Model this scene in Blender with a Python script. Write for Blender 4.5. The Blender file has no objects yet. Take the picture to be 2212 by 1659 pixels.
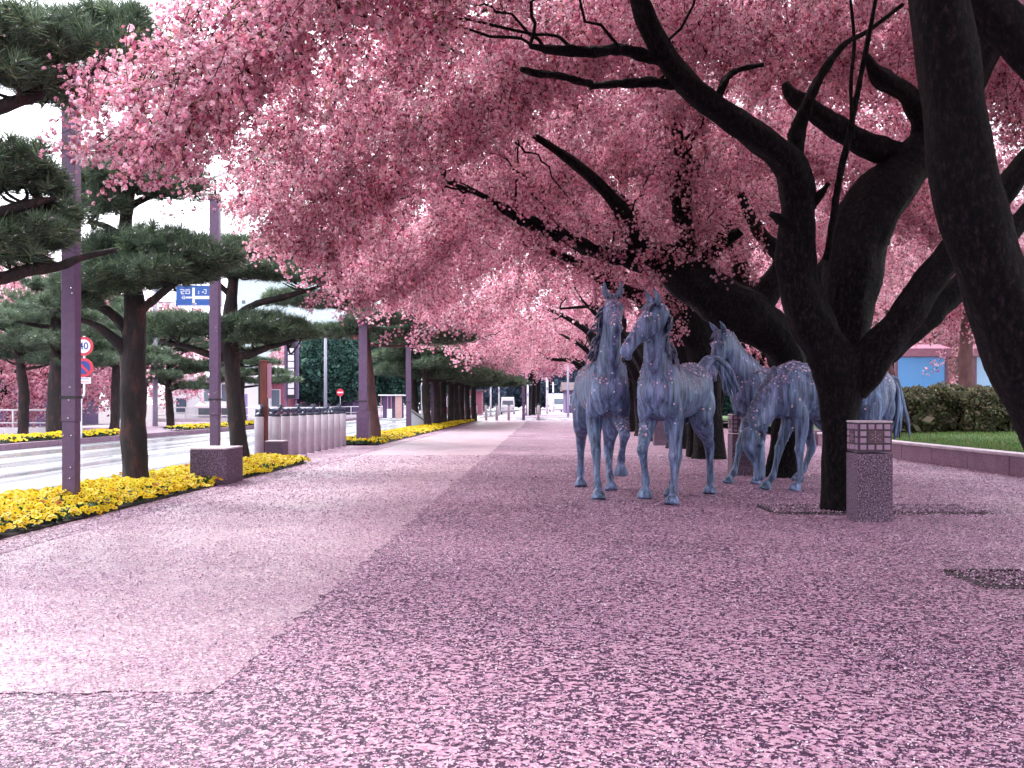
import bpy, bmesh, math, random
import numpy as np
from mathutils import Vector, Matrix

random.seed(7)
RNG = np.random.default_rng(11)
SC = bpy.context.scene
COL = SC.collection

# ------------------------------------------------------------------ camera
EYE = 1.15
cam_data = bpy.data.cameras.new('camera')
cam_data.sensor_width = 36.0
cam_data.lens = 35.0
cam_data.shift_y = 0.0192
cam_data.clip_start = 0.05
cam_data.clip_end = 3000
cam = bpy.data.objects.new('camera', cam_data)
COL.objects.link(cam)
cam.location = (0, 0, EYE)
cam.rotation_euler = (math.radians(90), 0, 0)
SC.camera = cam

# ------------------------------------------------------------------ light
SUN_EL, SUN_AZ = math.radians(48), math.radians(-38)     # azimuth from +Y towards +X: soft light from ahead, over the road
world = bpy.data.worlds.new('World')
SC.world = world
world.use_nodes = True
wn, wl = world.node_tree.nodes, world.node_tree.links
wn.clear()
w_out = wn.new('ShaderNodeOutputWorld')
w_bg = wn.new('ShaderNodeBackground')
w_sky = wn.new('ShaderNodeTexSky')
w_sky.sky_type = 'NISHITA'
w_sky.sun_disc = False
w_sky.sun_elevation = SUN_EL
w_sky.sun_rotation = SUN_AZ
w_sky.dust_density = 4.0
w_sky.air_density = 1.0
w_sky.ozone_density = 1.0
w_hsv = wn.new('ShaderNodeHueSaturation')                  # overcast: the cloud sheet takes the blue out of the sky
w_hsv.inputs['Saturation'].default_value = 0.10
w_mix = wn.new('ShaderNodeMix')
w_mix.data_type = 'RGBA'
w_mix.inputs['Factor'].default_value = 0.65
w_mix.inputs['B'].default_value = (9.6, 9.9, 10.8, 1)
wl.new(w_sky.outputs['Color'], w_hsv.inputs['Color'])
wl.new(w_hsv.outputs['Color'], w_mix.inputs['A'])
wl.new(w_mix.outputs['Result'], w_bg.inputs['Color'])
w_bg.inputs['Strength'].default_value = 0.13
wl.new(w_bg.outputs['Background'], w_out.inputs['Surface'])

sun_data = bpy.data.lights.new('sun', 'SUN')
sun_data.energy = 1.5
sun_data.angle = math.radians(24)
sun_data.color = (1.0, 0.96, 0.92)
sun = bpy.data.objects.new('sun', sun_data)
COL.objects.link(sun)
sd = Vector((math.sin(SUN_AZ) * math.cos(SUN_EL), math.cos(SUN_AZ) * math.cos(SUN_EL), math.sin(SUN_EL)))
sun.rotation_euler = sd.to_track_quat('Z', 'Y').to_euler()
sun.location = (-20, 25, 30)

SC.view_settings.view_transform = 'Standard'
SC.view_settings.look = 'None'
SC.view_settings.gamma = 1.0
SC.view_settings.use_curve_mapping = False
SC.view_settings.exposure = 1.5
SC.render.engine = 'CYCLES'
SC.cycles.max_bounces = 12
SC.cycles.diffuse_bounces = 11
SC.cycles.glossy_bounces = 2
SC.cycles.transmission_bounces = 10
SC.cycles.transparent_max_bounces = 4
SC.cycles.caustics_reflective = False
SC.cycles.caustics_refractive = False
SC.cycles.use_denoising = True
SC.cycles.use_adaptive_sampling = True
SC.cycles.adaptive_threshold = 0.035

# ------------------------------------------------------------------ helpers
F, U0, V0 = 2150.0, 1106.0, 872.0       # the photograph's measuring grid: focal length and horizon
SLOPE = 0.035                           # the avenue runs slightly to the right of the view axis

def at(u, v, d):
    return np.array([(u - U0) / F * d, d, EYE - (v - V0) / F * d])

def gr(u, v, z=0.0):
    d = (EYE - z) * F / (v - V0)
    return np.array([(u - U0) / F * d, d, z])

def P(s, y, z=0.0):
    return np.array([s + SLOPE * y, y, z])

def tag(o, label=None, cat=None, group=None, kind=None):
    if label: o['label'] = label
    if cat: o['category'] = cat
    if group: o['group'] = group
    if kind: o['kind'] = kind
    return o

def empty(name, loc, label=None, cat=None, group=None, rz=0.0):
    o = bpy.data.objects.new(name, None)
    o.empty_display_size = 0.2
    COL.objects.link(o)
    o.location = tuple(float(c) for c in loc)
    o.rotation_euler = (0, 0, rz)
    return tag(o, label, cat, group)

def mesh_np(name, verts, faces, mats, mat_idx=None, smooth=False, cols=None):
    """faces: (n,3) or (n,4) int array, or list of lists"""
    me = bpy.data.meshes.new(name)
    verts = np.asarray(verts, dtype=np.float32)
    if isinstance(faces, np.ndarray):
        n, k = faces.shape
        me.vertices.add(len(verts)); me.vertices.foreach_set('co', verts.ravel())
        me.loops.add(n * k); me.loops.foreach_set('vertex_index', faces.astype(np.int32).ravel())
        me.polygons.add(n)
        me.polygons.foreach_set('loop_start', np.arange(0, n * k, k, dtype=np.int32))
        me.polygons.foreach_set('loop_total', np.full(n, k, dtype=np.int32))
        me.update(calc_edges=True)
    else:
        me.from_pydata([tuple(v) for v in verts], [], [tuple(f) for f in faces])
    for m in (mats if isinstance(mats, (list, tuple)) else [mats]):
        me.materials.append(m)
    if mat_idx is not None:
        me.polygons.foreach_set('material_index', np.asarray(mat_idx, dtype=np.int32))
    if smooth:
        me.polygons.foreach_set('use_smooth', np.ones(len(me.polygons), dtype=bool))
    if cols is not None:
        a = me.color_attributes.new('col', 'FLOAT_COLOR', 'POINT')
        c4 = np.ones((len(verts), 4), dtype=np.float32); c4[:, :3] = cols
        a.data.foreach_set('color', c4.ravel())
    me.update()
    return me

def link(name, me, parent=None, loc=(0, 0, 0), rot=(0, 0, 0)):
    o = bpy.data.objects.new(name, me)
    COL.objects.link(o)
    o.parent = parent
    o.location = tuple(float(c) for c in loc)
    o.rotation_euler = rot
    return o

def origin_of(parent):
    p = np.zeros(3)
    while parent is not None:
        p += np.array(parent.location); parent = parent.parent
    return p

class MB:
    """collects shapes in world (or local) coordinates and links them as one mesh"""
    def __init__(self):
        self.v, self.f, self.m, self.s = [], [], [], []
    def add(self, verts, faces, m=0, smooth=False):
        b = len(self.v)
        self.v.extend([tuple(float(c) for c in p) for p in verts])
        self.f.extend([tuple(int(b + i) for i in q) for q in faces])
        self.m.extend([m] * len(faces)); self.s.extend([smooth] * len(faces))
        return self
    def box(self, c, size, rz=0.0, m=0, bev=0.0, rx=0.0, ry=0.0):
        bm = bmesh.new()
        bmesh.ops.create_cube(bm, size=1.0)
        for v in bm.verts:
            v.co = Vector((v.co.x * size[0], v.co.y * size[1], v.co.z * size[2]))
        if bev > 0:
            bmesh.ops.bevel(bm, geom=bm.edges[:], offset=bev, segments=2, profile=0.6, affect='EDGES')
        R = Matrix.Rotation(rz, 3, 'Z') @ Matrix.Rotation(ry, 3, 'Y') @ Matrix.Rotation(rx, 3, 'X')
        C = Vector(tuple(float(x) for x in c))
        bm.verts.index_update()
        self.add([R @ v.co + C for v in bm.verts], [[v.index for v in f.verts] for f in bm.faces], m)
        bm.free()
        return self
    def tube(self, pts, rad, n=8, m=0, rough=0.0, seed=0, caps=True, smooth=True):
        v, f = tube_np(pts, rad, n, rough, seed, caps)
        return self.add(v, f, m, smooth)
    def lathe(self, base, prof, n=20, m=0, smooth=True):
        v, f = [], []
        for r, z in prof:
            for k in range(n):
                a = 2 * math.pi * k / n
                v.append((base[0] + r * math.cos(a), base[1] + r * math.sin(a), base[2] + z))
        for i in range(len(prof) - 1):
            for k in range(n):
                f.append((i * n + k, i * n + (k + 1) % n, (i + 1) * n + (k + 1) % n, (i + 1) * n + k))
        f.append(tuple(range(n))[::-1])
        f.append(tuple((len(prof) - 1) * n + k for k in range(n)))
        return self.add(v, f, m, smooth)
    def build(self, name, mats, parent=None, local=False, origin=None):
        v = np.array(self.v, dtype=np.float64)
        loc = (0, 0, 0)
        if not local:
            if parent is not None:
                v = v - origin_of(parent)
            elif origin is not None:
                v = v - np.array(origin); loc = origin
        me = bpy.data.meshes.new(name)
        me.from_pydata([tuple(p) for p in v], [], self.f)
        for mt in (mats if isinstance(mats, (list, tuple)) else [mats]):
            me.materials.append(mt)
        me.polygons.foreach_set('material_index', self.m)
        me.polygons.foreach_set('use_smooth', self.s)
        me.update()
        return link(name, me, parent, loc)

def catmull(pts, n):
    """resample a polyline (any number of columns) smoothly: n points per segment"""
    p = np.asarray(pts, dtype=float)
    if len(p) < 3:
        t = np.linspace(0, 1, n * (len(p) - 1) + 1)[:, None]
        return p[0] * (1 - t) + p[-1] * t
    e = np.vstack([2 * p[0] - p[1], p, 2 * p[-1] - p[-2]])
    out = []
    for i in range(1, len(e) - 2):
        a, b, c, d = e[i - 1], e[i], e[i + 1], e[i + 2]
        for t in np.linspace(0, 1, n, endpoint=False):
            out.append(0.5 * ((2 * b) + (c - a) * t + (2 * a - 5 * b + 4 * c - d) * t * t + (3 * b - a - 3 * c + d) * t ** 3))
    out.append(p[-1])
    return np.array(out)

def tube_np(pts, rad, n=8, rough=0.0, seed=0, caps=True):
    pts = np.asarray(pts, dtype=float); N = len(pts)
    rad = np.broadcast_to(np.asarray(rad, dtype=float), (N,))
    T = np.gradient(pts, axis=0)
    T /= np.maximum(np.linalg.norm(T, axis=1, keepdims=True), 1e-9)
    ref = np.array([0, 0, 1.0]) if abs(T[0][2]) < 0.9 else np.array([1.0, 0, 0])
    x = np.cross(ref, T[0]); x /= np.linalg.norm(x)
    rg = np.random.default_rng(seed)
    ph = rg.uniform(0, 6.28, 6)
    ridge = rg.normal(0, 1, n)
    L = np.concatenate([[0], np.cumsum(np.linalg.norm(np.diff(pts, axis=0), axis=1))])
    ang = np.arange(n) * 2 * math.pi / n
    V = np.zeros((N, n, 3))
    for i in range(N):
        x = x - T[i] * np.dot(x, T[i]); x /= np.linalg.norm(x)
        y = np.cross(T[i], x)
        r = rad[i]
        if rough:
            q = L[i] / max(rad.mean(), 1e-4)
            rr = r * (1 + rough * (0.5 * np.sin(2 * ang + ph[0] + q * 0.35) + 0.4 * np.sin(3 * ang + ph[1] - q * 0.6) + 0.3 * np.sin(5 * ang + ph[2] + q * 0.9)
                                   + 0.35 * math.sin(q * 1.3 + ph[3]) + 0.25 * math.sin(q * 2.7 + ph[4])) + rough * 0.45 * r * rg.normal(0, 0.5, n) + rough * 0.4 * r * ridge)
            ridge = 0.9 * ridge + 0.43 * rg.normal(0, 1, n)
        else:
            rr = np.full(n, r)
        V[i] = pts[i] + (np.cos(ang) * rr)[:, None] * x + (np.sin(ang) * rr)[:, None] * y
    f = []
    for i in range(N - 1):
        for k in range(n):
            f.append((i * n + k, i * n + (k + 1) % n, (i + 1) * n + (k + 1) % n, (i + 1) * n + k))
    if caps:
        f.append(tuple(range(n))[::-1]); f.append(tuple((N - 1) * n + k for k in range(n)))
    return V.reshape(-1, 3), f

# ------------------------------------------------------------------ materials
def new_mat(name):
    m = bpy.data.materials.new(name); m.use_nodes = True
    nt = m.node_tree
    return m, nt, nt.nodes['Principled BSDF']

def ramp(nt, fac, stops, interp='LINEAR'):
    r = nt.nodes.new('ShaderNodeValToRGB')
    r.color_ramp.interpolation = interp
    el = r.color_ramp.elements
    while len(el) < len(stops): el.new(0.5)
    for e, (p, c) in zip(el, stops):
        e.position = p; e.color = (*c, 1) if len(c) == 3 else c
    nt.links.new(fac, r.inputs['Fac'])
    return r.outputs['Color']

def noise(nt, scale, detail=4, rough=0.55, vec=None, stretch=None, obj=False):
    tc = nt.nodes.new('ShaderNodeTexCoord')
    src = tc.outputs['Object']
    if vec is not None: src = vec
    if stretch:
        mp = nt.nodes.new('ShaderNodeMapping'); mp.inputs['Scale'].default_value = stretch
        nt.links.new(src, mp.inputs['Vector']); src = mp.outputs['Vector']
    n = nt.nodes.new('ShaderNodeTexNoise')
    n.inputs['Scale'].default_value = scale; n.inputs['Detail'].default_value = detail; n.inputs['Roughness'].default_value = rough
    nt.links.new(src, n.inputs['Vector'])
    return n.outputs['Fac']

def bump(nt, bsdf, height, strength=0.3, dist=0.02):
    b = nt.nodes.new('ShaderNodeBump')
    b.inputs['Strength'].default_value = strength; b.inputs['Distance'].default_value = dist
    nt.links.new(height, b.inputs['Height']); nt.links.new(b.outputs['Normal'], bsdf.inputs['Normal'])

def simple(name, c0, c1=None, rough=0.6, scale=6, metal=0.0, bmp=0.0, stretch=None, spec=0.5, detail=5, bdist=0.01):
    m, nt, b = new_mat(name)
    c1 = c1 or tuple(x * 0.7 for x in c0)
    f = noise(nt, scale, detail, 0.6, stretch=stretch)
    nt.links.new(ramp(nt, f, [(0.3, c1), (0.7, c0)]), b.inputs['Base Color'])
    b.inputs['Roughness'].default_value = rough
    b.inputs['Metallic'].default_value = metal
    b.inputs['Specular IOR Level'].default_value = spec
    if bmp: bump(nt, b, f, bmp, bdist)
    return m

def foliage(name, transl=0.4, rough=0.6, var=0.35, gain=1.0):
    """leaf or petal: colour from the mesh attribute, each spray a little lighter or darker, light passes through"""
    m, nt, b = new_mat(name)
    at_ = nt.nodes.new('ShaderNodeAttribute'); at_.attribute_name = 'col'
    oi = nt.nodes.new('ShaderNodeObjectInfo')
    mr = nt.nodes.new('ShaderNodeMapRange')
    mr.inputs['To Min'].default_value = (1 - var) * gain; mr.inputs['To Max'].default_value = (1 + var) * gain
    nt.links.new(oi.outputs['Random'], mr.inputs['Value'])
    mx = nt.nodes.new('ShaderNodeVectorMath'); mx.operation = 'SCALE'
    nt.links.new(at_.outputs['Color'], mx.inputs[0]); nt.links.new(mr.outputs['Result'], mx.inputs['Scale'])
    b.inputs['Roughness'].default_value = rough
    b.inputs['Specular IOR Level'].default_value = 0.25
    nt.links.new(mx.outputs['Vector'], b.inputs['Base Color'])
    tr = nt.nodes.new('ShaderNodeBsdfTranslucent'); nt.links.new(mx.outputs['Vector'], tr.inputs['Color'])
    ms = nt.nodes.new('ShaderNodeMixShader'); ms.inputs['Fac'].default_value = transl
    nt.links.new(b.outputs['BSDF'], ms.inputs[1]); nt.links.new(tr.outputs['BSDF'], ms.inputs[2])
    nt.links.new(ms.outputs['Shader'], nt.nodes['Material Output'].inputs['Surface'])
    return m

M = {}
M['petal'] = foliage('blossom_petal', 0.70, 0.7, 0.18)
M['needle'] = foliage('pine_needle', 0.25, 0.5, 0.35)
M['leaf'] = foliage('leaf', 0.3, 0.5, 0.2)
M['flower'] = foliage('pansy_petal', 0.3, 0.6, 0.0)
M['ground_petal'] = foliage('ground_petal', 0.15, 0.65, 0.0)

# cherry bark: wet, almost black, with rough horizontal bands, a few red-brown patches and sheen painted as pale speckle
m, nt, b = new_mat('cherry_bark')
f1 = noise(nt, 30, 10, 0.8, stretch=(1, 1, 0.45)); f2 = noise(nt, 18, 10, 0.78, stretch=(1, 1, 1.6))
c = ramp(nt, f1, [(0.40, (0.0010, 0.0008, 0.0012)), (0.50, (0.005, 0.004, 0.0055)), (0.58, (0.022, 0.015, 0.020)), (0.70, (0.085, 0.050, 0.058))])
nt.links.new(c, b.inputs['Base Color']); b.inputs['Roughness'].default_value = 0.62
b.inputs['Specular IOR Level'].default_value = 0.12
bump(nt, b, f2, 1.0, 0.09); M['bark'] = m

m, nt, b = new_mat('pine_bark')
f1 = noise(nt, 7, 8, 0.7, stretch=(1, 1, 0.35)); f2 = noise(nt, 26, 6, 0.7, stretch=(1, 1, 0.3))
c = ramp(nt, f1, [(0.32, (0.006, 0.005, 0.006)), (0.52, (0.020, 0.013, 0.014)), (0.72, (0.10, 0.035, 0.032))])
nt.links.new(c, b.inputs['Base Color']); b.inputs['Roughness'].default_value = 0.8
bump(nt, b, f2, 1.0, 0.03); M['pbark'] = m
M['redbark'] = simple('red_pine_bark', (0.15, 0.062, 0.062), (0.05, 0.025, 0.027), 0.8, 9, bmp=0.8, stretch=(1, 1, 0.3), bdist=0.02)
M['twig'] = simple('twig_bark', (0.05, 0.025, 0.025), (0.015, 0.01, 0.012), 0.7, 20)

# statue bronze: blue patina, violet runs and dark streaks running down
m, nt, b = new_mat('blue_patina')
f1 = noise(nt, 5, 6, 0.6, stretch=(1, 1, 0.35)); f2 = noise(nt, 22, 6, 0.68, stretch=(1, 1, 0.10)); f3 = noise(nt, 60, 4, 0.6)
ca = ramp(nt, f1, [(0.30, (0.075, 0.13, 0.20)), (0.5, (0.10, 0.15, 0.26)), (0.75, (0.15, 0.165, 0.29))])
cb = ramp(nt, f2, [(0.37, (0.12, 0.12, 0.17)), (0.46, (0.65, 0.65, 0.7)), (0.57, (1.3, 1.3, 1.35)), (0.70, (2.8, 2.7, 2.7))])
mx = nt.nodes.new('ShaderNodeMix'); mx.data_type = 'RGBA'; mx.blend_type = 'MULTIPLY'; mx.inputs['Factor'].default_value = 0.9
nt.links.new(ca, mx.inputs['A']); nt.links.new(cb, mx.inputs['B'])
nt.links.new(mx.outputs['Result'], b.inputs['Base Color'])
b.inputs['Metallic'].default_value = 0.0; b.inputs['Roughness'].default_value = 0.5
bump(nt, b, f2, 0.6, 0.014); M['patina'] = m
M['patina_dark'] = simple('dark_bronze', (0.085, 0.10, 0.17), (0.02, 0.022, 0.04), 0.4, 18, metal=0.3, bmp=0.4, stretch=(1, 1, 0.2))

M['patina_mane'] = simple('mane_bronze', (0.15, 0.17, 0.28), (0.04, 0.045, 0.08), 0.5, 30, bmp=0.5, stretch=(1, 1, 0.3))
M['column'] = simple('brown_violet_paint', (0.145, 0.075, 0.155), (0.10, 0.055, 0.115), 0.45, 14, bmp=0.05)
M['column_dark'] = simple('column_side_paint', (0.10, 0.04, 0.07), (0.07, 0.03, 0.05), 0.5, 14)
M['bolt'] = simple('bolt_steel', (0.75, 0.73, 0.75), (0.5, 0.5, 0.5), 0.25, 20, metal=0.7)
def granite(name, a, bb, cc, rough=0.6, scale=120):
    m, nt, b = new_mat(name)
    f1 = noise(nt, scale, 3, 0.7); f2 = noise(nt, 3, 4, 0.5)
    c1 = ramp(nt, f1, [(0.36, a), (0.5, bb), (0.64, cc)])
    c2 = ramp(nt, f2, [(0.3, (0.7, 0.7, 0.7)), (0.7, (1.1, 1.1, 1.1))])
    mx = nt.nodes.new('ShaderNodeMix'); mx.data_type = 'RGBA'; mx.blend_type = 'MULTIPLY'; mx.inputs['Factor'].default_value = 0.8
    nt.links.new(c1, mx.inputs['A']); nt.links.new(c2, mx.inputs['B'])
    nt.links.new(mx.outputs['Result'], b.inputs['Base Color']); b.inputs['Roughness'].default_value = rough
    bump(nt, b, f1, 0.25, 0.004)
    return m
M['granite_red'] = granite('violet_granite', (0.012, 0.006, 0.014), (0.085, 0.042, 0.085), (0.36, 0.25, 0.35), 0.6, 70)
M['granite_dark'] = granite('dark_granite', (0.02, 0.012, 0.022), (0.10, 0.055, 0.10), (0.26, 0.17, 0.26), 0.7, 60)
M['granite_pale'] = granite('pale_pink_granite', (0.42, 0.36, 0.41), (0.55, 0.49, 0.54), (0.66, 0.60, 0.64), 0.5, 90)
M['kerbstone'] = granite('kerb_stone', (0.13, 0.065, 0.11), (0.24, 0.13, 0.20), (0.36, 0.23, 0.32), 0.65, 60)
M['coping'] = granite('pale_coping', (0.42, 0.34, 0.40), (0.58, 0.48, 0.54), (0.7, 0.6, 0.66), 0.6, 60)
M['lantern_frame'] = simple('lantern_frame_metal', (0.05, 0.022, 0.045), (0.03, 0.015, 0.03), 0.45, 20)
M['lantern_pane'] = simple('lantern_pane', (0.34, 0.22, 0.33), (0.27, 0.17, 0.26), 0.35, 12)
M['white'] = simple('white_paint', (0.78, 0.77, 0.80), (0.68, 0.66, 0.70), 0.5, 5)
M['offwhite'] = simple('offwhite_wall', (0.72, 0.68, 0.70), (0.58, 0.54, 0.57), 0.8, 2)
M['black'] = simple('black_paint', (0.02, 0.02, 0.025), (0.012, 0.012, 0.015), 0.5, 10)
M['red'] = simple('red_sign_paint', (0.55, 0.03, 0.06), (0.48, 0.025, 0.05), 0.4, 10)
M['signblue'] = simple('blue_sign_paint', (0.012, 0.09, 0.36), (0.01, 0.075, 0.30), 0.35, 6)
M['navy'] = simple('navy_sign_paint', (0.02, 0.04, 0.25), (0.018, 0.035, 0.22), 0.35, 10)
M['greypole'] = simple('grey_pole_paint', (0.40, 0.38, 0.50), (0.33, 0.31, 0.42), 0.4, 6)
M['glass'] = simple('window_glass', (0.10, 0.13, 0.18), (0.07, 0.09, 0.13), 0.08, 2, spec=0.8)
M['wood'] = simple('red_brown_wood', (0.24, 0.055, 0.04), (0.10, 0.03, 0.025), 0.7, 16, stretch=(1, 1, 0.1), bmp=0.3)
M['wood_pale'] = simple('pale_pink_board', (0.50, 0.24, 0.34), (0.40, 0.18, 0.27), 0.7, 9)
M['rust'] = simple('maroon_wall', (0.30, 0.085, 0.13), (0.23, 0.065, 0.10), 0.8, 4)
M['roof'] = simple('brown_roof', (0.12, 0.07, 0.09), (0.08, 0.05, 0.065), 0.8, 9, bmp=0.3)
M['bluepanel'] = simple('blue_panel', (0.10, 0.34, 0.78), (0.14, 0.40, 0.80), 0.4, 0.8)
M['bluepanel_pale'] = simple('pale_blue_panel', (0.36, 0.56, 0.80), (0.30, 0.50, 0.78), 0.4, 0.8)
M['panelframe'] = simple('panel_frame', (0.20, 0.10, 0.15), (0.15, 0.07, 0.11), 0.6, 5)
M['violetwall'] = simple('violet_wall', (0.14, 0.09, 0.20), (0.10, 0.065, 0.15), 0.8, 4)
M['facade'] = simple('pale_cyan_facade', (0.60, 0.70, 0.72), (0.52, 0.62, 0.65), 0.6, 1.5)
M['peach'] = simple('peach_panel', (0.62, 0.38, 0.36), (0.54, 0.32, 0.31), 0.6, 4)
M['aluminium'] = simple('brushed_aluminium', (0.55, 0.54, 0.58), (0.45, 0.44, 0.48), 0.35, 8, metal=0.4)
M['tyre'] = simple('tyre_rubber', (0.02, 0.02, 0.022), (0.015, 0.015, 0.017), 0.8, 20)
M['soil'] = simple('dark_soil', (0.03, 0.02, 0.025), (0.012, 0.009, 0.011), 0.9, 20, bmp=0.6)
M['iron'] = simple('dark_iron', (0.025, 0.018, 0.026), (0.015, 0.011, 0.016), 0.5, 15)
m, nt, b = new_mat('red_signal_lamp'); b.inputs['Base Color'].default_value = (0.6, 0.02, 0.03, 1)
b.inputs['Emission Color'].default_value = (1, 0.03, 0.04, 1); b.inputs['Emission Strength'].default_value = 1.2; M['redlamp'] = m

# paving under the petals, wet; beyond the petals built one by one the carpet goes on as a petal-sized pattern
def paving(name, gap0, gap1, pet0, pet1, cover, rough, cell=38.0, coat=0.0):
    m, nt, b = new_mat(name)
    tc = nt.nodes.new('ShaderNodeTexCoord')
    vo = nt.nodes.new('ShaderNodeTexVoronoi'); vo.inputs['Scale'].default_value = cell; vo.feature = 'F1'
    nt.links.new(tc.outputs['Object'], vo.inputs['Vector'])
    sep = nt.nodes.new('ShaderNodeSeparateColor'); nt.links.new(vo.outputs['Color'], sep.inputs['Color'])
    big = noise(nt, 0.7, 5, 0.6)
    gapc = ramp(nt, noise(nt, 30, 4, 0.6), [(0.35, gap1), (0.65, gap0)])
    petc = ramp(nt, sep.outputs['Green'], [(0.1, pet1), (0.9, pet0)])
    add = nt.nodes.new('ShaderNodeMath'); add.operation = 'MULTIPLY_ADD'; add.inputs[1].default_value = 0.9
    sub = nt.nodes.new('ShaderNodeMath'); sub.operation = 'SUBTRACT'; sub.inputs[1].default_value = 0.5
    nt.links.new(big, sub.inputs[0]); nt.links.new(sub.outputs[0], add.inputs[0]); nt.links.new(sep.outputs['Red'], add.inputs[2])
    lt = nt.nodes.new('ShaderNodeMath'); lt.operation = 'LESS_THAN'; lt.inputs[1].default_value = cover
    nt.links.new(add.outputs[0], lt.inputs[0])
    mx = nt.nodes.new('ShaderNodeMix'); mx.data_type = 'RGBA'
    nt.links.new(lt.outputs[0], mx.inputs['Factor']); nt.links.new(gapc, mx.inputs['A']); nt.links.new(petc, mx.inputs['B'])
    nt.links.new(mx.outputs['Result'], b.inputs['Base Color'])
    rr = ramp(nt, noise(nt, 1.3, 4, 0.6), [(0.3, (rough - 0.08,) * 3), (0.7, (rough + 0.12,) * 3)])
    nt.links.new(rr, b.inputs['Roughness'])
    bump(nt, b, vo.outputs['Distance'], 0.12, 0.004)
    return m
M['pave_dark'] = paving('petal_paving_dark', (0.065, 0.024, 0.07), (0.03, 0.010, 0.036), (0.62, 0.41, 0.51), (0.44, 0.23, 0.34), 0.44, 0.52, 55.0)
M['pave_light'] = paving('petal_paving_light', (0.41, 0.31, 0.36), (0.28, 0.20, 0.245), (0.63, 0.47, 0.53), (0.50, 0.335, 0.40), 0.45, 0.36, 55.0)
M['pave_far'] = paving('far_paving', (0.36, 0.26, 0.35), (0.22, 0.15, 0.23), (0.55, 0.38, 0.48), (0.45, 0.30, 0.40), 0.2, 0.5)

m, nt, b = new_mat('wet_asphalt')
f1 = noise(nt, 0.5, 5, 0.6, stretch=(2.2, 0.10, 1)); f2 = noise(nt, 90, 3, 0.6)
nt.links.new(ramp(nt, f1, [(0.3, (0.15, 0.155, 0.19)), (0.7, (0.30, 0.31, 0.34))]), b.inputs['Base Color'])
nt.links.new(ramp(nt, f1, [(0.35, (0.14, 0.14, 0.14)), (0.6, (0.36, 0.36, 0.36))]), b.inputs['Roughness'])
bump(nt, b, f2, 0.08, 0.004); M['asphalt'] = m
M['roadpaint'] = simple('road_paint', (0.7, 0.7, 0.72), (0.5, 0.5, 0.52), 0.5, 9)
M['earth'] = simple('ground_earth', (0.17, 0.13, 0.15), (0.11, 0.085, 0.10), 0.9, 0.6, bmp=0.2)
M['lawn'] = simple('lawn_turf', (0.075, 0.15, 0.045), (0.04, 0.085, 0.025), 0.9, 3.5, bmp=0.4)
# ------------------------------------------------------------------ the setting
def sheet(name, pts, mat, z=0.0, kind='structure'):
    v = [(float(p[0]), float(p[1]), float(z if len(p) < 3 else p[2])) for p in pts]
    me = mesh_np(name, v, [list(range(len(v)))], mat)
    return tag(link(name, me), kind=kind)

def strip(name, s0, s1, y0, y1, mat, z, kind='structure', step=6.0):
    ys = np.linspace(y0, y1, max(2, int((y1 - y0) / step) + 1))
    v = []; f = []
    for i, y in enumerate(ys):
        v += [P(s0, y, z), P(s1, y, z)]
        if i: f.append((2 * i - 2, 2 * i - 1, 2 * i + 1, 2 * i))
    return tag(link(name, mesh_np(name, v, f, mat)), kind=kind)

BED_IN, BED_OUT = -4.62, -6.0           # roadside flower bed
ROAD_IN, ROAD_OUT = -6.2, -14.7
sheet('ground', [(-900, -60), (900, -60), (900, 1800), (-900, 1800)], M['earth'], -0.16)
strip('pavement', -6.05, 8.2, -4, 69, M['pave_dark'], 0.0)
rg = np.random.default_rng(5)
cols_ = np.linspace(-4.5, -1.32, 65)
v, f = [], []
rows_ = np.concatenate([[3.95], np.arange(4.25, 14, 0.06), np.arange(14, 40, 0.25), np.arange(40, 66.1, 2)])
for i, y_ in enumerate(rows_):
    e_ = -1.32 + rg.normal(0, 0.022 + 0.0006 * y_)
    if i < 2:
        v += [P(c_ if j < 64 else e_, y_ + (rg.normal(0, 0.016) if i == 0 else 0), 0.004) for j, c_ in enumerate(cols_)]
    else:
        v += [P(-4.5, y_, 0.004), P(e_, y_, 0.004)]
f = [(j, j + 1, j + 66, j + 65) for j in range(64)]
f.append(tuple(range(65, 130)) + (131, 130))
b0_ = 130
for i in range(len(rows_) - 3):
    f.append((b0_ + 2 * i, b0_ + 2 * i + 1, b0_ + 2 * i + 3, b0_ + 2 * i + 2))
tag(link('paved_walkway', mesh_np('paved_walkway', v, f, M['pave_light'])), kind='structure')
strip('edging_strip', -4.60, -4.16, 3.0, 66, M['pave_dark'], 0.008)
strip('road', ROAD_IN, ROAD_OUT, -6, 420, M['asphalt'], -0.12, step=20)
strip('far_pavement', -14.9, -24.0, -6, 300, M['pave_far'], 0.0, step=20)
# the street that crosses at the far end of the avenue, and the avenue beyond it
sheet('cross_street', [P(-6.1, 69.2), P(40, 69.2), P(40, 82), P(-6.1, 82)], M['asphalt'], -0.02)
strip('far_walkway', -4.5, 9.0, 82, 300, M['pave_far'], 0.02, step=20)
# lane line along the road
for k in range(14):
    strip('lane_marking', -10.35, -10.5, 6 + k * 9.0, 11 + k * 9.0, M['roadpaint'], -0.116)
strip('edge_line', -13.9, -14.05, -5, 140, M['roadpaint'], -0.116, step=20)

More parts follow.
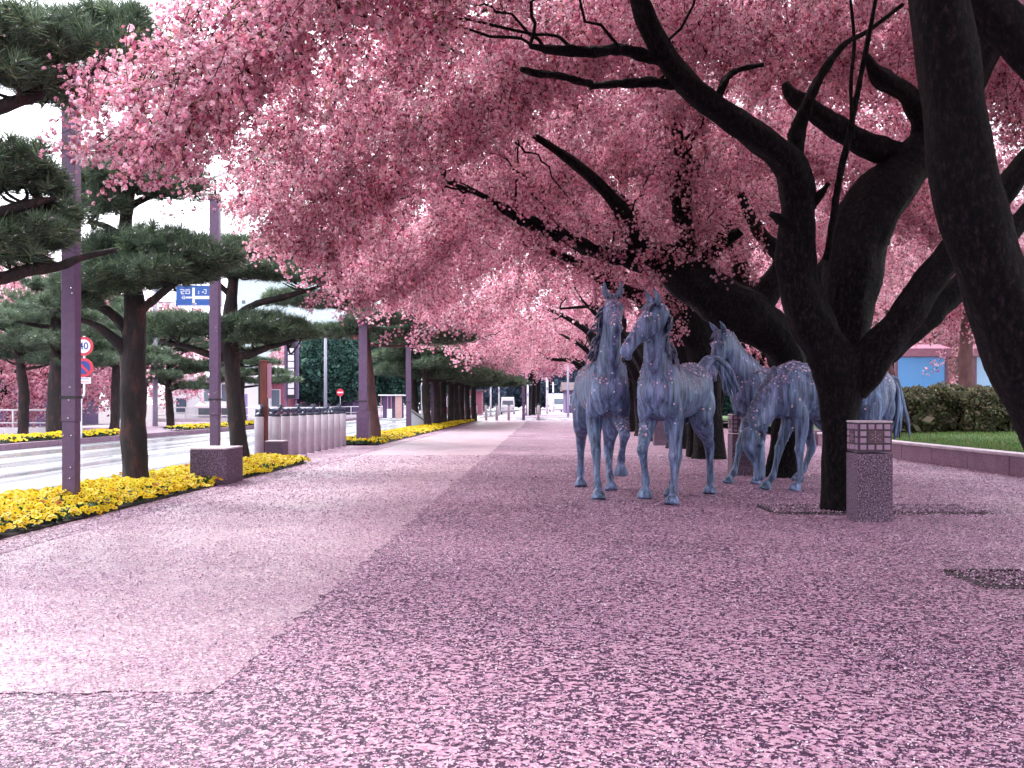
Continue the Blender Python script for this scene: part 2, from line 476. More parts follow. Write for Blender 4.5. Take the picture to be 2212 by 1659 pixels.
# kerbs: a row of stones, each its own piece
def kerb(name, label, s0, s1, y0, y1, z0, z1, mat, step=1.2, gap=0.012, path=None, cat='kerb', part='kerb_stone', bev=0.012):
    root = empty(name, P((s0 + s1) / 2, y0) if path is None else (*path(y0), 0), label, cat)
    ys = np.arange(y0, y1, step)
    for y in ys:
        a, b2 = y + gap / 2, min(y + step, y1) - gap / 2
        if path is None:
            c0, c1 = P((s0 + s1) / 2, a), P((s0 + s1) / 2, b2)
        else:
            c0, c1 = np.array([*path(a), 0]), np.array([*path(b2), 0])
        d = c1 - c0; L = np.linalg.norm(d[:2]); rz = math.atan2(d[1], d[0]) - math.pi / 2
        mb = MB().box(((c0 + c1) / 2 + np.array([0, 0, (z0 + z1) / 2 + random.uniform(-0.003, 0.003)])), (abs(s1 - s0), L, z1 - z0), rz, bev=bev)
        mb.build(part, mat, root)
    return root
kerb('road_kerb', 'low dark kerb between the road and the near flower bed', -6.02, -6.19, -2, 66, -0.13, 0.03, M['kerbstone'], 1.6)
kerb('road_kerb', 'dark violet kerb along the far side of the road', -14.72, -14.9, 8, 110, -0.13, 0.05, M['kerbstone'], 2.2)

# raised lawn on the right behind a stone wall
def wall_path(y):
    xs = np.interp(y, [3, 10, 15.85, 20.9, 27.5, 40, 70], [8.3, 8.15, 8.12, 8.15, 8.55, 9.2, 10.3])
    return (float(xs), float(y))
wall = kerb('planter_wall', 'low violet stone wall with pale coping around the lawn', 0.0, 0.26, 4, 27.4, -0.02, 0.31, M['kerbstone'], 1.5, path=wall_path, cat='wall', part='wall_stone')
for y in np.arange(4, 27.4, 1.5):
    a, b2 = wall_path(y + 0.004), wall_path(min(y + 1.5, 27.4) - 0.004)
    d = np.array(b2) - np.array(a)
    MB().box(((a[0] + b2[0]) / 2, (a[1] + b2[1]) / 2, 0.335), (0.31, np.linalg.norm(d), 0.05), math.atan2(d[1], d[0]) - math.pi / 2, bev=0.01).build('coping_stone', M['coping'], wall)
MB().box((8.5, 27.75, 0.2), (0.45, 0.5, 0.44), bev=0.015).build('end_stone', M['kerbstone'], wall)
# lawn: gently rising sheet
v, f = [], []
ys = np.linspace(4, 27.3, 30); xs = np.linspace(0, 1, 16)
for y in ys:
    x0 = wall_path(y)[0] + 0.12
    for t in xs:
        x = x0 + t * (34 - x0)
        v.append((x, y, 0.33 + 0.20 * min(1, (x - x0) / 6) + 0.03 * math.sin(x * 0.9 + y * 0.5) * min(1, (x - x0) / 2)))
n = len(xs)
for i in range(len(ys) - 1):
    for j in range(n - 1):
        f.append((i * n + j, i * n + j + 1, (i + 1) * n + j + 1, (i + 1) * n + j))
LAWN_V = np.array(v)
tag(link('lawn', mesh_np('lawn', v, f, M['lawn'], smooth=True)), kind='structure')
sheet('lawn', [(9.9, 30, 0.2), (40, 30, 0.5), (40, 68, 0.5), (12.0, 68, 0.3)], M['lawn'])
sheet('side_path', [(8.3, 27.6), (40, 27.6), (40, 30.2), (8.3, 30.2)], M['pave_light'], 0.012)
for k in range(2):
    tag(MB().box((10.2 + k * 0.5, 29.3, 0.06 + 0.1 * k), (0.5, 2.2, 0.12)).build('stone_step', M['coping']), ('lower' if k == 0 else 'upper') + ' pale stone step at the end of the lawn wall', 'step')

def blades(n, xr, zf, y0, y1, h, cols, rng):
    y = rng.uniform(y0, y1, n); x = np.array([wall_path(yy)[0] + 0.16 for yy in y]) + rng.uniform(0, 1, n) ** 1.5 * xr
    z = zf(x, y)
    a = rng.uniform(0, 6.28, n); hh = h * rng.uniform(0.5, 1.3, n)
    w = 0.008
    base = np.stack([x, y, z], 1); sd_ = np.stack([np.cos(a), np.sin(a), np.zeros(n)], 1) * w
    tip = base + np.stack([rng.normal(0, 0.35, n) * hh, rng.normal(0, 0.35, n) * hh, hh], 1)
    V = np.stack([base - sd_, base + sd_, tip], 1).reshape(-1, 3)
    c = cols[rng.integers(0, len(cols), n)]
    return V, np.arange(3 * n).reshape(-1, 3), np.repeat(c, 3, 0)
GC = np.array([[0.07, 0.17, 0.04], [0.10, 0.22, 0.05], [0.05, 0.11, 0.03], [0.15, 0.20, 0.07], [0.20, 0.17, 0.09]])
zf = lambda x, y: 0.33 + 0.20 * np.minimum(1, (x - np.array([wall_path(q)[0] for q in y]) - 0.12) / 6)
V, T, C = blades(60000, 13, zf, 12, 27.2, 0.07, GC, RNG)
tag(link('lawn_grass', mesh_np('lawn_grass', V, T, M['leaf'], cols=C)), 'short green grass on the raised lawn', 'grass', kind='stuff')

# ------------------------------------------------------------------ fallen petals on the paving, built one by one near the camera
def quads(centre, size, tilt, rng, aspect=0.7, cup=0.25):
    """slightly cupped quads with random heading and tilt"""
    n = len(centre)
    a = rng.uniform(0, 2 * math.pi, n)
    tx, ty = rng.normal(0, tilt, n), rng.normal(0, tilt, n)
    e1 = np.stack([np.cos(a), np.sin(a), tx], 1); e2 = np.stack([-np.sin(a), np.cos(a), ty], 1)
    s = np.asarray(size)[:, None] * 0.5
    c = np.asarray(centre)
    up = np.array([0, 0, 1.0])
    q = np.stack([c - e1 * s, c - e2 * s * aspect + up * s * cup, c + e1 * s, c + e2 * s * aspect + up * s * cup], 1)
    return q.reshape(-1, 3), np.arange(4 * n).reshape(-1, 4)

PET = np.array([[0.63, 0.44, 0.57], [0.52, 0.33, 0.47], [0.37, 0.195, 0.32], [0.79, 0.67, 0.76], [0.20, 0.075, 0.16], [0.39, 0.26, 0.42]])
def petal_zone(y0, y1, dens, size, rng):
    w = lambda y: 0.60 * y + 1.2
    n = int(dens * (y1 - y0) * 2 * w((y0 + y1) / 2))
    y = rng.uniform(y0, y1, n * 2); x = rng.uniform(-w(y1), w(y1), n * 2)
    clump = 0.16 * np.sin(x * 0.9 + 2.0 * np.sin(y * 0.55)) * np.sin(y * 0.8 + 1.5 * np.sin(x * 0.7)) + np.sin(x * 2.1 + 1.3 * np.sin(y * 1.7)) * np.sin(y * 2.6 + 1.1 * np.sin(x * 1.9)) * 0.22 + np.sin(x * 7 + y * 3) * np.sin(y * 9 - x * 4) * 0.12
    s = x - SLOPE * y
    keep = (np.abs(x) < w(y)) & (s > -4.55) & (s < 7.95) & (rng.uniform(0, 1, 2 * n) < 0.62 + clump)
    x, y = x[keep], y[keep]
    x, y = x[:n], y[:n]; n = len(x)
    z = 0.008 + rng.uniform(0, 0.006, n)
    V, Q = quads(np.stack([x, y, z], 1), size * rng.uniform(0.6, 1.35, n), 0.22, rng)
    C = np.repeat(PET[rng.choice(len(PET), n, p=[0.22, 0.22, 0.17, 0.15, 0.11, 0.13])] * rng.uniform(0.85, 1.1, (n, 1)), 4, 0)
    return V, Q, C
VV, QQ, CC = [], [], []; off = 0
for a_, b_, de, sz in ((2.4, 4.2, 7200, 0.0105), (4.2, 6.5, 5200, 0.0120), (6.5, 10, 2900, 0.0150), (10, 15, 1150, 0.023), (15, 22, 330, 0.030)):
    V, Q, C = petal_zone(a_, b_, de, sz, RNG)
    VV.append(V); QQ.append(Q + off); CC.append(C); off += len(V)
tag(link('fallen_petals', mesh_np('fallen_petals', np.vstack(VV), np.vstack(QQ), M['ground_petal'], cols=np.vstack(CC))),
    'thick carpet of fallen pink cherry petals on the pavement', 'petals', kind='stuff')

# tree pits: iron frame and bare dark soil around the near cherry trunks
def tree_pit(label, x0, x1, y0, y1):
    root = empty('tree_pit', ((x0 + x1) / 2, (y0 + y1) / 2, 0), label, 'tree pit')
    cx, cy = (x0 + x1) / 2, (y0 + y1) / 2
    MB().box((cx, cy, 0.008), (x1 - x0 - 0.06, y1 - y0 - 0.06, 0.012)).build('soil', M['soil'], root)
    for (c, sz) in (((cx, y0, 0.004), (x1 - x0, 0.04, 0.02)), ((cx, y1, 0.008), (x1 - x0, 0.04, 0.034)), ((x0, cy, 0.004), (0.04, y1 - y0 - 0.06, 0.02)), ((x1, cy, 0.004), (0.04, y1 - y0 - 0.06, 0.02))):
        MB().box(c, sz, bev=0.004).build('edging_bar', M['iron'], root)
    n = int((x1 - x0) * (y1 - y0) * (3000 if y0 > 8 else 2600))
    c = np.stack([RNG.uniform(x0, x1, n), RNG.uniform(y0, y1, n), RNG.uniform(0.018, 0.03, n)], 1)
    V, Q = quads(c - np.array([cx, cy, 0]), RNG.uniform(0.014, 0.026, n), 0.3, RNG)
    o = link('petals', mesh_np('petals', V, Q, M['ground_petal'], cols=np.repeat(PET[RNG.integers(0, 6, n)], 4, 0)), root); o['kind'] = 'stuff'
tree_pit('dark soil square with iron edging at the right edge of the picture', 2.95, 4.75, 6.2, 6.78)
tree_pit('dark soil strip with iron edging at the foot of the forked cherry', 2.75, 5.0, 10.35, 11.15)

# ------------------------------------------------------------------ flower beds
YEL = np.array([[0.90, 0.64, 0.012], [0.93, 0.71, 0.02], [0.85, 0.54, 0.01], [0.95, 0.78, 0.05]])
def flower_bed(name, label, s0, s1, y0, y1, dens, size, zbase=0.0, big=True):
    A = abs(s1 - s0) * (y1 - y0)
    rng = RNG
    root = empty(name, P((s0 + s1) / 2, y0, zbase), label, 'flower bed')
    o0 = np.array(root.location)
    # soil mound
    mb = MB(); ys = np.linspace(y0, y1, max(2, int((y1 - y0) / 2))); prof = np.linspace(0, 1, 7)
    vv, ff = [], []
    for i, y in enumerate(ys):
        for t in prof:
            vv.append(P(s0 + (s1 - s0) * t, y, zbase + 0.015 + 0.04 * math.sin(math.pi * t)))
    for i in range(len(ys) - 1):
        for j in range(6):
            ff.append((i * 7 + j, i * 7 + j + 1, (i + 1) * 7 + j + 1, (i + 1) * 7 + j))
    mb.add(vv, ff, 0, True).build('soil', M['soil'], root)
    # leaves
    n = int(A * dens * 2.2)
    t = rng.uniform(0, 1, n); y = rng.uniform(y0, y1, n); s = s0 + (s1 - s0) * t
    c = np.stack([s + SLOPE * y, y, zbase + rng.uniform(0.04, 0.12, n)], 1) - o0
    V, Q = quads(c, rng.uniform(0.05, 0.09, n) * size / 0.06, 0.6, rng, 0.5)
    GL = np.array([[0.02, 0.05, 0.02], [0.03, 0.075, 0.025], [0.05, 0.10, 0.03]])
    lf = link('leaves', mesh_np('leaves', V, Q, M['leaf'], cols=np.repeat(GL[rng.integers(0, 3, n)], 4, 0)), root); lf['kind'] = 'stuff'
    # flowers: five petals and a dark eye
    n = int(A * dens)
    t = rng.uniform(-0.05, 1.0, n); y = rng.uniform(y0, y1, n); s = s0 + (s1 - s0) * t
    c = np.stack([s + SLOPE * y, y, zbase + 0.10 + 0.055 * np.sin(math.pi * np.clip(t, 0, 1)) ** 0.5 + rng.uniform(-0.035, 0.03, n) + 0.03 * np.sin(y * 3.1 + 2 * np.sin(s * 4)) * np.sin(s * 5.3 + y)], 1) - o0
    # facing: up and a little to the path / camera
    nv = np.stack([rng.normal(0.25, 0.35, n), rng.normal(-0.45, 0.35, n), np.full(n, 0.8)], 1); nv /= np.linalg.norm(nv, axis=1, keepdims=True)
    ref = np.tile(np.array([0, 1.0, 0]), (n, 1)); e1 = np.cross(ref, nv); e1 /= np.linalg.norm(e1, axis=1, keepdims=True); e2 = np.cross(nv, e1)
    sz = size * rng.uniform(0.75, 1.25, n) * 0.5
    base = YEL[rng.integers(0, 4, n)] * rng.uniform(0.85, 1.08, (n, 1))
    edge = rng.uniform(0, 1, n) < 0.03
    base[edge] = np.array([0.55, 0.16, 0.02])
    K = 5; off_ = rng.uniform(0, 6.28, n)
    Vs, Qs, Cs = [], [], []
    for k in range(K):
        a = off_ + 2 * math.pi * k / K
        def pt(r, da, h):
            return c + (np.cos(a + da) * r * sz)[:, None] * e1 + (np.sin(a + da) * r * sz)[:, None] * e2 + nv * (h * sz)[:, None]
        q = np.stack([c, pt(0.8, -0.6, 0.12), pt(1.0, 0, 0.02), pt(0.8, 0.6, 0.12)], 1)
        b0 = sum(len(x) for x in Vs)
        Vs.append(q.reshape(-1, 3)); Qs.append(np.arange(4 * n).reshape(-1, 4) + b0)
        cc = np.stack([base * 0.75, base, base * 1.05, base], 1); Cs.append(cc.reshape(-1, 3))
    if big:
        b0 = sum(len(x) for x in Vs)
        ce = c + nv * (sz * 0.16)[:, None]
        r = (sz * 0.27)[:, None]
        q = np.stack([ce - e1 * r, ce - e2 * r, ce + e1 * r, ce + e2 * r], 1)
        Vs.append(q.reshape(-1, 3)); Qs.append(np.arange(4 * n).reshape(-1, 4) + b0)
        dk = np.where(rng.uniform(0, 1, n)[:, None] < 0.75, np.array([[0.05, 0.012, 0.01]]), np.array([[0.5, 0.2, 0.01]]))
        Cs.append(np.repeat(dk, 4, 0))
    fl = link('pansy_flowers', mesh_np('pansy_flowers', np.vstack(Vs), np.vstack(Qs), M['flower'], cols=np.clip(np.vstack(Cs), 0, 0.95)), root)
    fl['kind'] = 'stuff'
    return root
flower_bed('flower_bed', 'dense bed of yellow pansies along the path at the left edge', BED_IN, BED_OUT, 6.0, 19.3, 340, 0.066)
flower_bed('flower_bed', 'strip of yellow pansies beyond the bollards under the distant pines', BED_IN - 0.05, BED_OUT, 27.4, 64, 110, 0.085)
flower_bed('flower_bed', 'yellow flower strip on the far side of the road, left end', -15.1, -16.2, 22, 36.5, 90, 0.11, 0.04, False)
flower_bed('flower_bed', 'yellow flower strip on the far side of the road, behind the grey sign mast', -15.1, -16.2, 42, 74, 60, 0.13, 0.04, False)
# ------------------------------------------------------------------ instancing of sprays and needle tufts inside one crown
def scatter_group(name, sources):
    ng = bpy.data.node_groups.new(name, 'GeometryNodeTree')
    ng.interface.new_socket('Geometry', in_out='INPUT', socket_type='NodeSocketGeometry')
    ng.interface.new_socket('Geometry', in_out='OUTPUT', socket_type='NodeSocketGeometry')
    N, L = ng.nodes, ng.links
    gi, go = N.new('NodeGroupInput'), N.new('NodeGroupOutput')
    iop, jn, e2r = N.new('GeometryNodeInstanceOnPoints'), N.new('GeometryNodeJoinGeometry'), N.new('FunctionNodeEulerToRotation')
    for s in sources:
        oi = N.new('GeometryNodeObjectInfo'); oi.transform_space = 'ORIGINAL'
        oi.inputs['Object'].default_value = s; oi.inputs['As Instance'].default_value = True
        L.new(oi.outputs['Geometry'], jn.inputs['Geometry'])
    def attr(n, t):
        a = N.new('GeometryNodeInputNamedAttribute'); a.data_type = t; a.inputs['Name'].default_value = n
        return a.outputs['Attribute']
    L.new(gi.outputs[0], iop.inputs['Points']); L.new(jn.outputs['Geometry'], iop.inputs['Instance'])
    iop.inputs['Pick Instance'].default_value = True
    L.new(attr('pick', 'INT'), iop.inputs['Instance Index'])
    L.new(attr('turn', 'FLOAT_VECTOR'), e2r.inputs[0]); L.new(e2r.outputs[0], iop.inputs['Rotation'])
    L.new(attr('size', 'FLOAT'), iop.inputs['Scale'])
    L.new(iop.outputs['Instances'], go.inputs[0])
    return ng

def scatter(name, pts, turn, size, pick, group, parent, mat):
    o0 = origin_of(parent)
    me = bpy.data.meshes.new(name)
    pts = np.asarray(pts, dtype=np.float32) - o0.astype(np.float32)
    me.vertices.add(len(pts)); me.vertices.foreach_set('co', pts.ravel())
    a = me.attributes.new('turn', 'FLOAT_VECTOR', 'POINT'); a.data.foreach_set('vector', np.asarray(turn, dtype=np.float32).ravel())
    a = me.attributes.new('size', 'FLOAT', 'POINT'); a.data.foreach_set('value', np.asarray(size, dtype=np.float32))
    a = me.attributes.new('pick', 'INT', 'POINT'); a.data.foreach_set('value', np.asarray(pick, dtype=np.int32))
    me.materials.append(mat)
    o = link(name, me, parent)
    md = o.modifiers.new('scatter', 'NODES'); md.node_group = group
    o['kind'] = 'stuff'
    return o

# one blossom spray: a drooping twig hung with double blossoms and a few bronze-green leaves
PINK = np.array([[0.92, 0.54, 0.66], [0.94, 0.65, 0.74], [0.87, 0.43, 0.56], [0.96, 0.78, 0.83], [0.58, 0.18, 0.30], [0.94, 0.56, 0.61]])
LEAFC = np.array([[0.15, 0.14, 0.04], [0.08, 0.10, 0.03], [0.12, 0.04, 0.035], [0.03, 0.015, 0.02], [0.045, 0.02, 0.025]])
def make_spray(seed, npom=40, length=0.58, nleaf=9):
    rg = np.random.default_rng(seed)
    bend = rg.uniform(-0.5, 0.5, 2)
    def axis(t):
        return np.array([bend[0] * t * t * length, bend[1] * t * t * length, -t * length])
    V, Q, C, MI = [], [], [], []
    off = 0
    for i in range(npom):
        t = rg.uniform(0, 1) ** 0.8
        c = axis(t) + rg.normal(0, 0.062, 3)
        R = rg.uniform(0.013, 0.029)
        tint = PINK[rg.choice(6, p=[0.3, 0.22, 0.17, 0.12, 0.09, 0.10])]
        npet = 9
        nv = rg.normal(0, 1, (npet, 3)); nv /= np.linalg.norm(nv, axis=1, keepdims=True)
        ref = rg.normal(0, 1, (npet, 3)); e1 = np.cross(nv, ref); e1 /= np.linalg.norm(e1, axis=1, keepdims=True); e2 = np.cross(nv, e1)
        tilt = rg.normal(0, 0.5, (npet, 1))
        pc = c + nv * R * 0.75; s = R * 0.72
        e1 = e1 + nv * tilt
        q = np.stack([pc - e1 * s, pc - e2 * s * 0.8 + nv * s * 0.25, pc + e1 * s, pc + e2 * s * 0.8 + nv * s * 0.25], 1)
        V.append(q.reshape(-1, 3)); Q.append(np.arange(4 * npet).reshape(-1, 4) + off); off += 4 * npet
        cc = tint * rg.uniform(0.62, 1.12, (npet, 1)); C.append(np.repeat(cc, 4, 0)); MI += [0] * npet
    for i in range(nleaf):
        c = axis(rg.uniform(0, 1)) + rg.normal(0, 0.06, 3)
        d = rg.normal(0, 1, 3); d[2] -= 0.6; d /= np.linalg.norm(d); sd_ = np.cross(d, rg.normal(0, 1, 3)); sd_ /= np.linalg.norm(sd_)
        L = rg.uniform(0.03, 0.07)
        q = np.array([c, c + d * L * 0.5 + sd_ * L * 0.2, c + d * L, c + d * L * 0.5 - sd_ * L * 0.2])
        V.append(q); Q.append(np.arange(4).reshape(1, 4) + off); off += 4
        C.append(np.repeat(LEAFC[rg.integers(0, 5)][None], 4, 0)); MI.append(0)
    pts = np.array([axis(t) for t in np.linspace(0, 1, 6)])
    tv, tf = tube_np(pts, np.linspace(0.006, 0.002, 6), 4, caps=False)
    V.append(tv); Q.append(np.array(tf) + off); C.append(np.tile([0.03, 0.015, 0.015], (len(tv), 1))); MI += [1] * len(tf)
    return mesh_np('blossom_spray', np.vstack(V), np.vstack(Q), [M['petal'], M['twig']], MI, cols=np.vstack(C))

SPRAYS = []          # filled by the first cherry: real sprays of that crown, also used as the pattern for the rest
SPRAY_GROUP = None
def spray_sources(crown_parent, where):
    global SPRAY_GROUP
    for k in range(7):
        o = link('blossom_spray', make_spray(100 + k, nleaf=12 + 6 * (k % 4)), crown_parent, np.array(where[k]) - origin_of(crown_parent))
        SPRAYS.append(o)
    SPRAY_GROUP = scatter_group('blossom_sprays', SPRAYS)

def sm(t):
    t = np.clip(t, 0, 1); return t * t * (3 - 2 * t)

def canopy_low(s, y):
    """height of the canopy's underside over the avenue (lateral offset s, distance y)"""
    zmid = np.interp(y, [0, 14, 22, 36, 60, 90], [5.9, 5.8, 5.25, 4.5, 4.2, 4.1])
    eave = 3.45 + 0.25 * np.sin(y * 0.62 + 0.8) + 0.12 * np.sin(y * 1.7)
    z = eave + (zmid - eave) * sm((s + 3.7) / 4.9)
    z = z - (zmid - 3.7) * sm((s - 4.6) / 4.0)
    return z + 0.22 * np.sin(1.7 * s + 0.9 * y) * np.sin(1.1 * y - 0.6 * s)

ROW = [(3.72, 6.2), (3.5, 10.6), (4.2, 15.6), (4.05, 20.8), (4.3, 25.6), (4.5, 30.4), (4.7, 35.6), (4.85, 41), (5.05, 47), (5.3, 53), (5.5, 59.5), (5.75, 66)]
def canopy_points(k):
    """sprays of the k-th cherry of the row"""
    x0, y0 = ROW[k]
    ya = -8.0 if k == 0 else (ROW[k - 1][1] + y0) / 2 - 0.8  # first crown stretched unseen behind the camera to shade the near paving
    yb = 70 if k == len(ROW) - 1 else (ROW[k + 1][1] + y0) / 2 + 0.8
    dens, sc = ((54, 0.82) if y0 < 24 else (9, 1.15) if y0 < 34 else (4, 1.45))
    n = int(dens * (yb - ya) * 12.6)
    s = RNG.uniform(-5.3 if k == 0 else -4.3, 8.3, n); y = RNG.uniform(ya, yb, n)
    left = np.where(y < 3.5, -5.0, -3.85 + np.maximum(0, 8.9 - y) * 0.58) + 0.35 * np.sin(y * 1.25 + 0.5)
    z = canopy_low(s, y) + RNG.uniform(0, 1, n) ** 1.3 * 0.9
    ragged = RNG.uniform(0, 1, n) < np.clip((s - left) / 0.9, 0, 1) * np.clip((8.3 - s) / 1.4, 0, 1)
    # thin out over the open inside of the crown, where limbs show
    hole = (np.sin(s * 2.3 + y * 0.7) * np.sin(y * 1.9 - s * 1.1) > 0.93)
    keep = ragged & ~hole
    s, y, z = s[keep], y[keep], z[keep]
    n = len(s)
    pts = np.stack([s + SLOPE * y, y, z], 1)
    # hang down and outwards from the trunk
    out = np.stack([pts[:, 0] - x0, pts[:, 1] - y0], 1); hd = np.arctan2(out[:, 1], out[:, 0]) + RNG.normal(0, 0.8, n)
    tilt = np.abs(RNG.normal(0.55, 0.4, n))
    turn = np.stack([RNG.normal(0, 0.2, n), -tilt, hd], 1)
    return pts, turn, sc * RNG.uniform(0.7, 1.25, n), RNG.integers(0, 7, n)

def limb(mb, spec, n=7, seg=5, rough=0.16, seed=0, m=0):
    """spec rows: u, v, distance, half-width in grid units -> a bark-rough tube in the place"""
    q = np.array([[*at(u, v, d), r * d / F] for u, v, d, r in spec])
    q = catmull(q, seg)
    mb.tube(q[:, :3], np.maximum(q[:, 3], 0.008), n, m, rough, seed)
    return q

def twigs(mb, starts, targets, r0, rg, seg=6):
    for a, b_ in zip(starts, targets):
        a = np.array(a); b_ = np.array(b_)
        L = np.linalg.norm(b_ - a)
        mid = (a + b_) / 2 + rg.normal(0, 0.13, 3) * L * 0.5 + np.array([0, 0, 0.10 * L])
        q = catmull(np.array([a, a * 0.6 + mid * 0.4 + rg.normal(0, 0.05, 3), mid, b_ * 0.6 + mid * 0.4 + rg.normal(0, 0.08, 3), b_]), 4)
        q[1:-1] += rg.normal(0, 0.035, (len(q) - 2, 3))
        mb.tube(q, np.linspace(r0, 0.005, len(q)), 5, 0, 0.1, int(rg.integers(1e6)), caps=False)

def cherry(k, label, build_limbs, twig_n=60):
    x0, y0 = ROW[k]
    root = empty('cherry_tree', (x0, y0, 0), label, 'tree')
    mb = MB()
    nodes = build_limbs(mb)
    trunk = mb.build('trunk', M['bark'], root)
    pts, turn, size, pick = canopy_points(k)
    hug = {2: 300, 3: 300}.get(k, 0)
    if hug:      # blossom growing close along the limbs
        rg = np.random.default_rng(800 + k); nd = np.array(nodes)
        nd = nd[nd[:, 2] > (3.6 if k == 1 else 2.9)]
        p2 = nd[rg.integers(0, len(nd), hug)] + rg.normal(0, 0.26, (hug, 3)) + np.array([0, 0, 0.32])
        pts = np.vstack([pts, p2]); turn = np.vstack([turn, np.stack([rg.normal(0, 0.6, hug), rg.normal(0, 0.6, hug), rg.uniform(0, 6.28, hug)], 1)])
        size = np.concatenate([size, rg.uniform(0.7, 1.0, hug)]); pick = np.concatenate([pick, rg.integers(0, 7, hug)])
    global SPRAY_GROUP
    if SPRAY_GROUP is None:
        holder = root
        spray_sources(root, pts[:7])
    crown = scatter('crown', pts[7:], turn[7:], size[7:], pick[7:], SPRAY_GROUP, root, M['petal'])
    rg = np.random.default_rng(500 + k)
    tb = MB()
    nd = np.array(nodes)
    st, tg = [], []
    for j in range(twig_n * 12):
        a = nd[rg.integers(0, len(nd))]; t = pts[rg.integers(0, len(pts))]; d = np.linalg.norm(t - a)
        if 0.5 < d < 2.6:
            st.append(a); tg.append(t); nd = np.vstack([nd, t[None], (a * 0.4 + t * 0.6)[None]])
        if len(st) >= twig_n: break
    twigs(tb, st, tg, 0.020 if k < 4 else 0.03, rg)
    if tb.v: tb.build('branches', M['bark'], root)['kind'] = 'stuff'
    return root

def c_row0(mb):       # the near leaning tree at the right edge
    q = limb(mb, [(2440, 1236, 6.2, 125), (2400, 1150, 6.2, 105), (2330, 1000, 6.2, 92), (2262, 880, 6.2, 84), (2205, 760, 6.15, 78), (2160, 640, 6.1, 73), (2120, 520, 6.05, 69), (2085, 400, 6.0, 66), (2065, 280, 6.0, 64), (2050, 160, 6.0, 62), (2032, 40, 6.0, 60), (2010, -100, 6.0, 55), (1960, -330, 6.0, 40), (1850, -600, 6.2, 25)], 41, 15, 0.08, 3)
    a = limb(mb, [(2420, 900, 6.3, 70), (2440, 600, 6.5, 62), (2400, 350, 6.7, 58), (2300, 190, 6.8, 54), (2210, 95, 6.9, 48), (2130, 10, 7.0, 42), (2050, -110, 7.1, 34), (1900, -300, 7.2, 20)], 30, 13, 0.11, 4)
    b_ = limb(mb, [(2010, -60, 6.0, 45), (1800, -300, 5.8, 34), (1500, -500, 5.6, 22), (1200, -650, 5.5, 12)], 19, 11, 0.13, 5)
    return list(q[-14:, :3]) + list(a[-14:, :3]) + list(b_[:, :3])

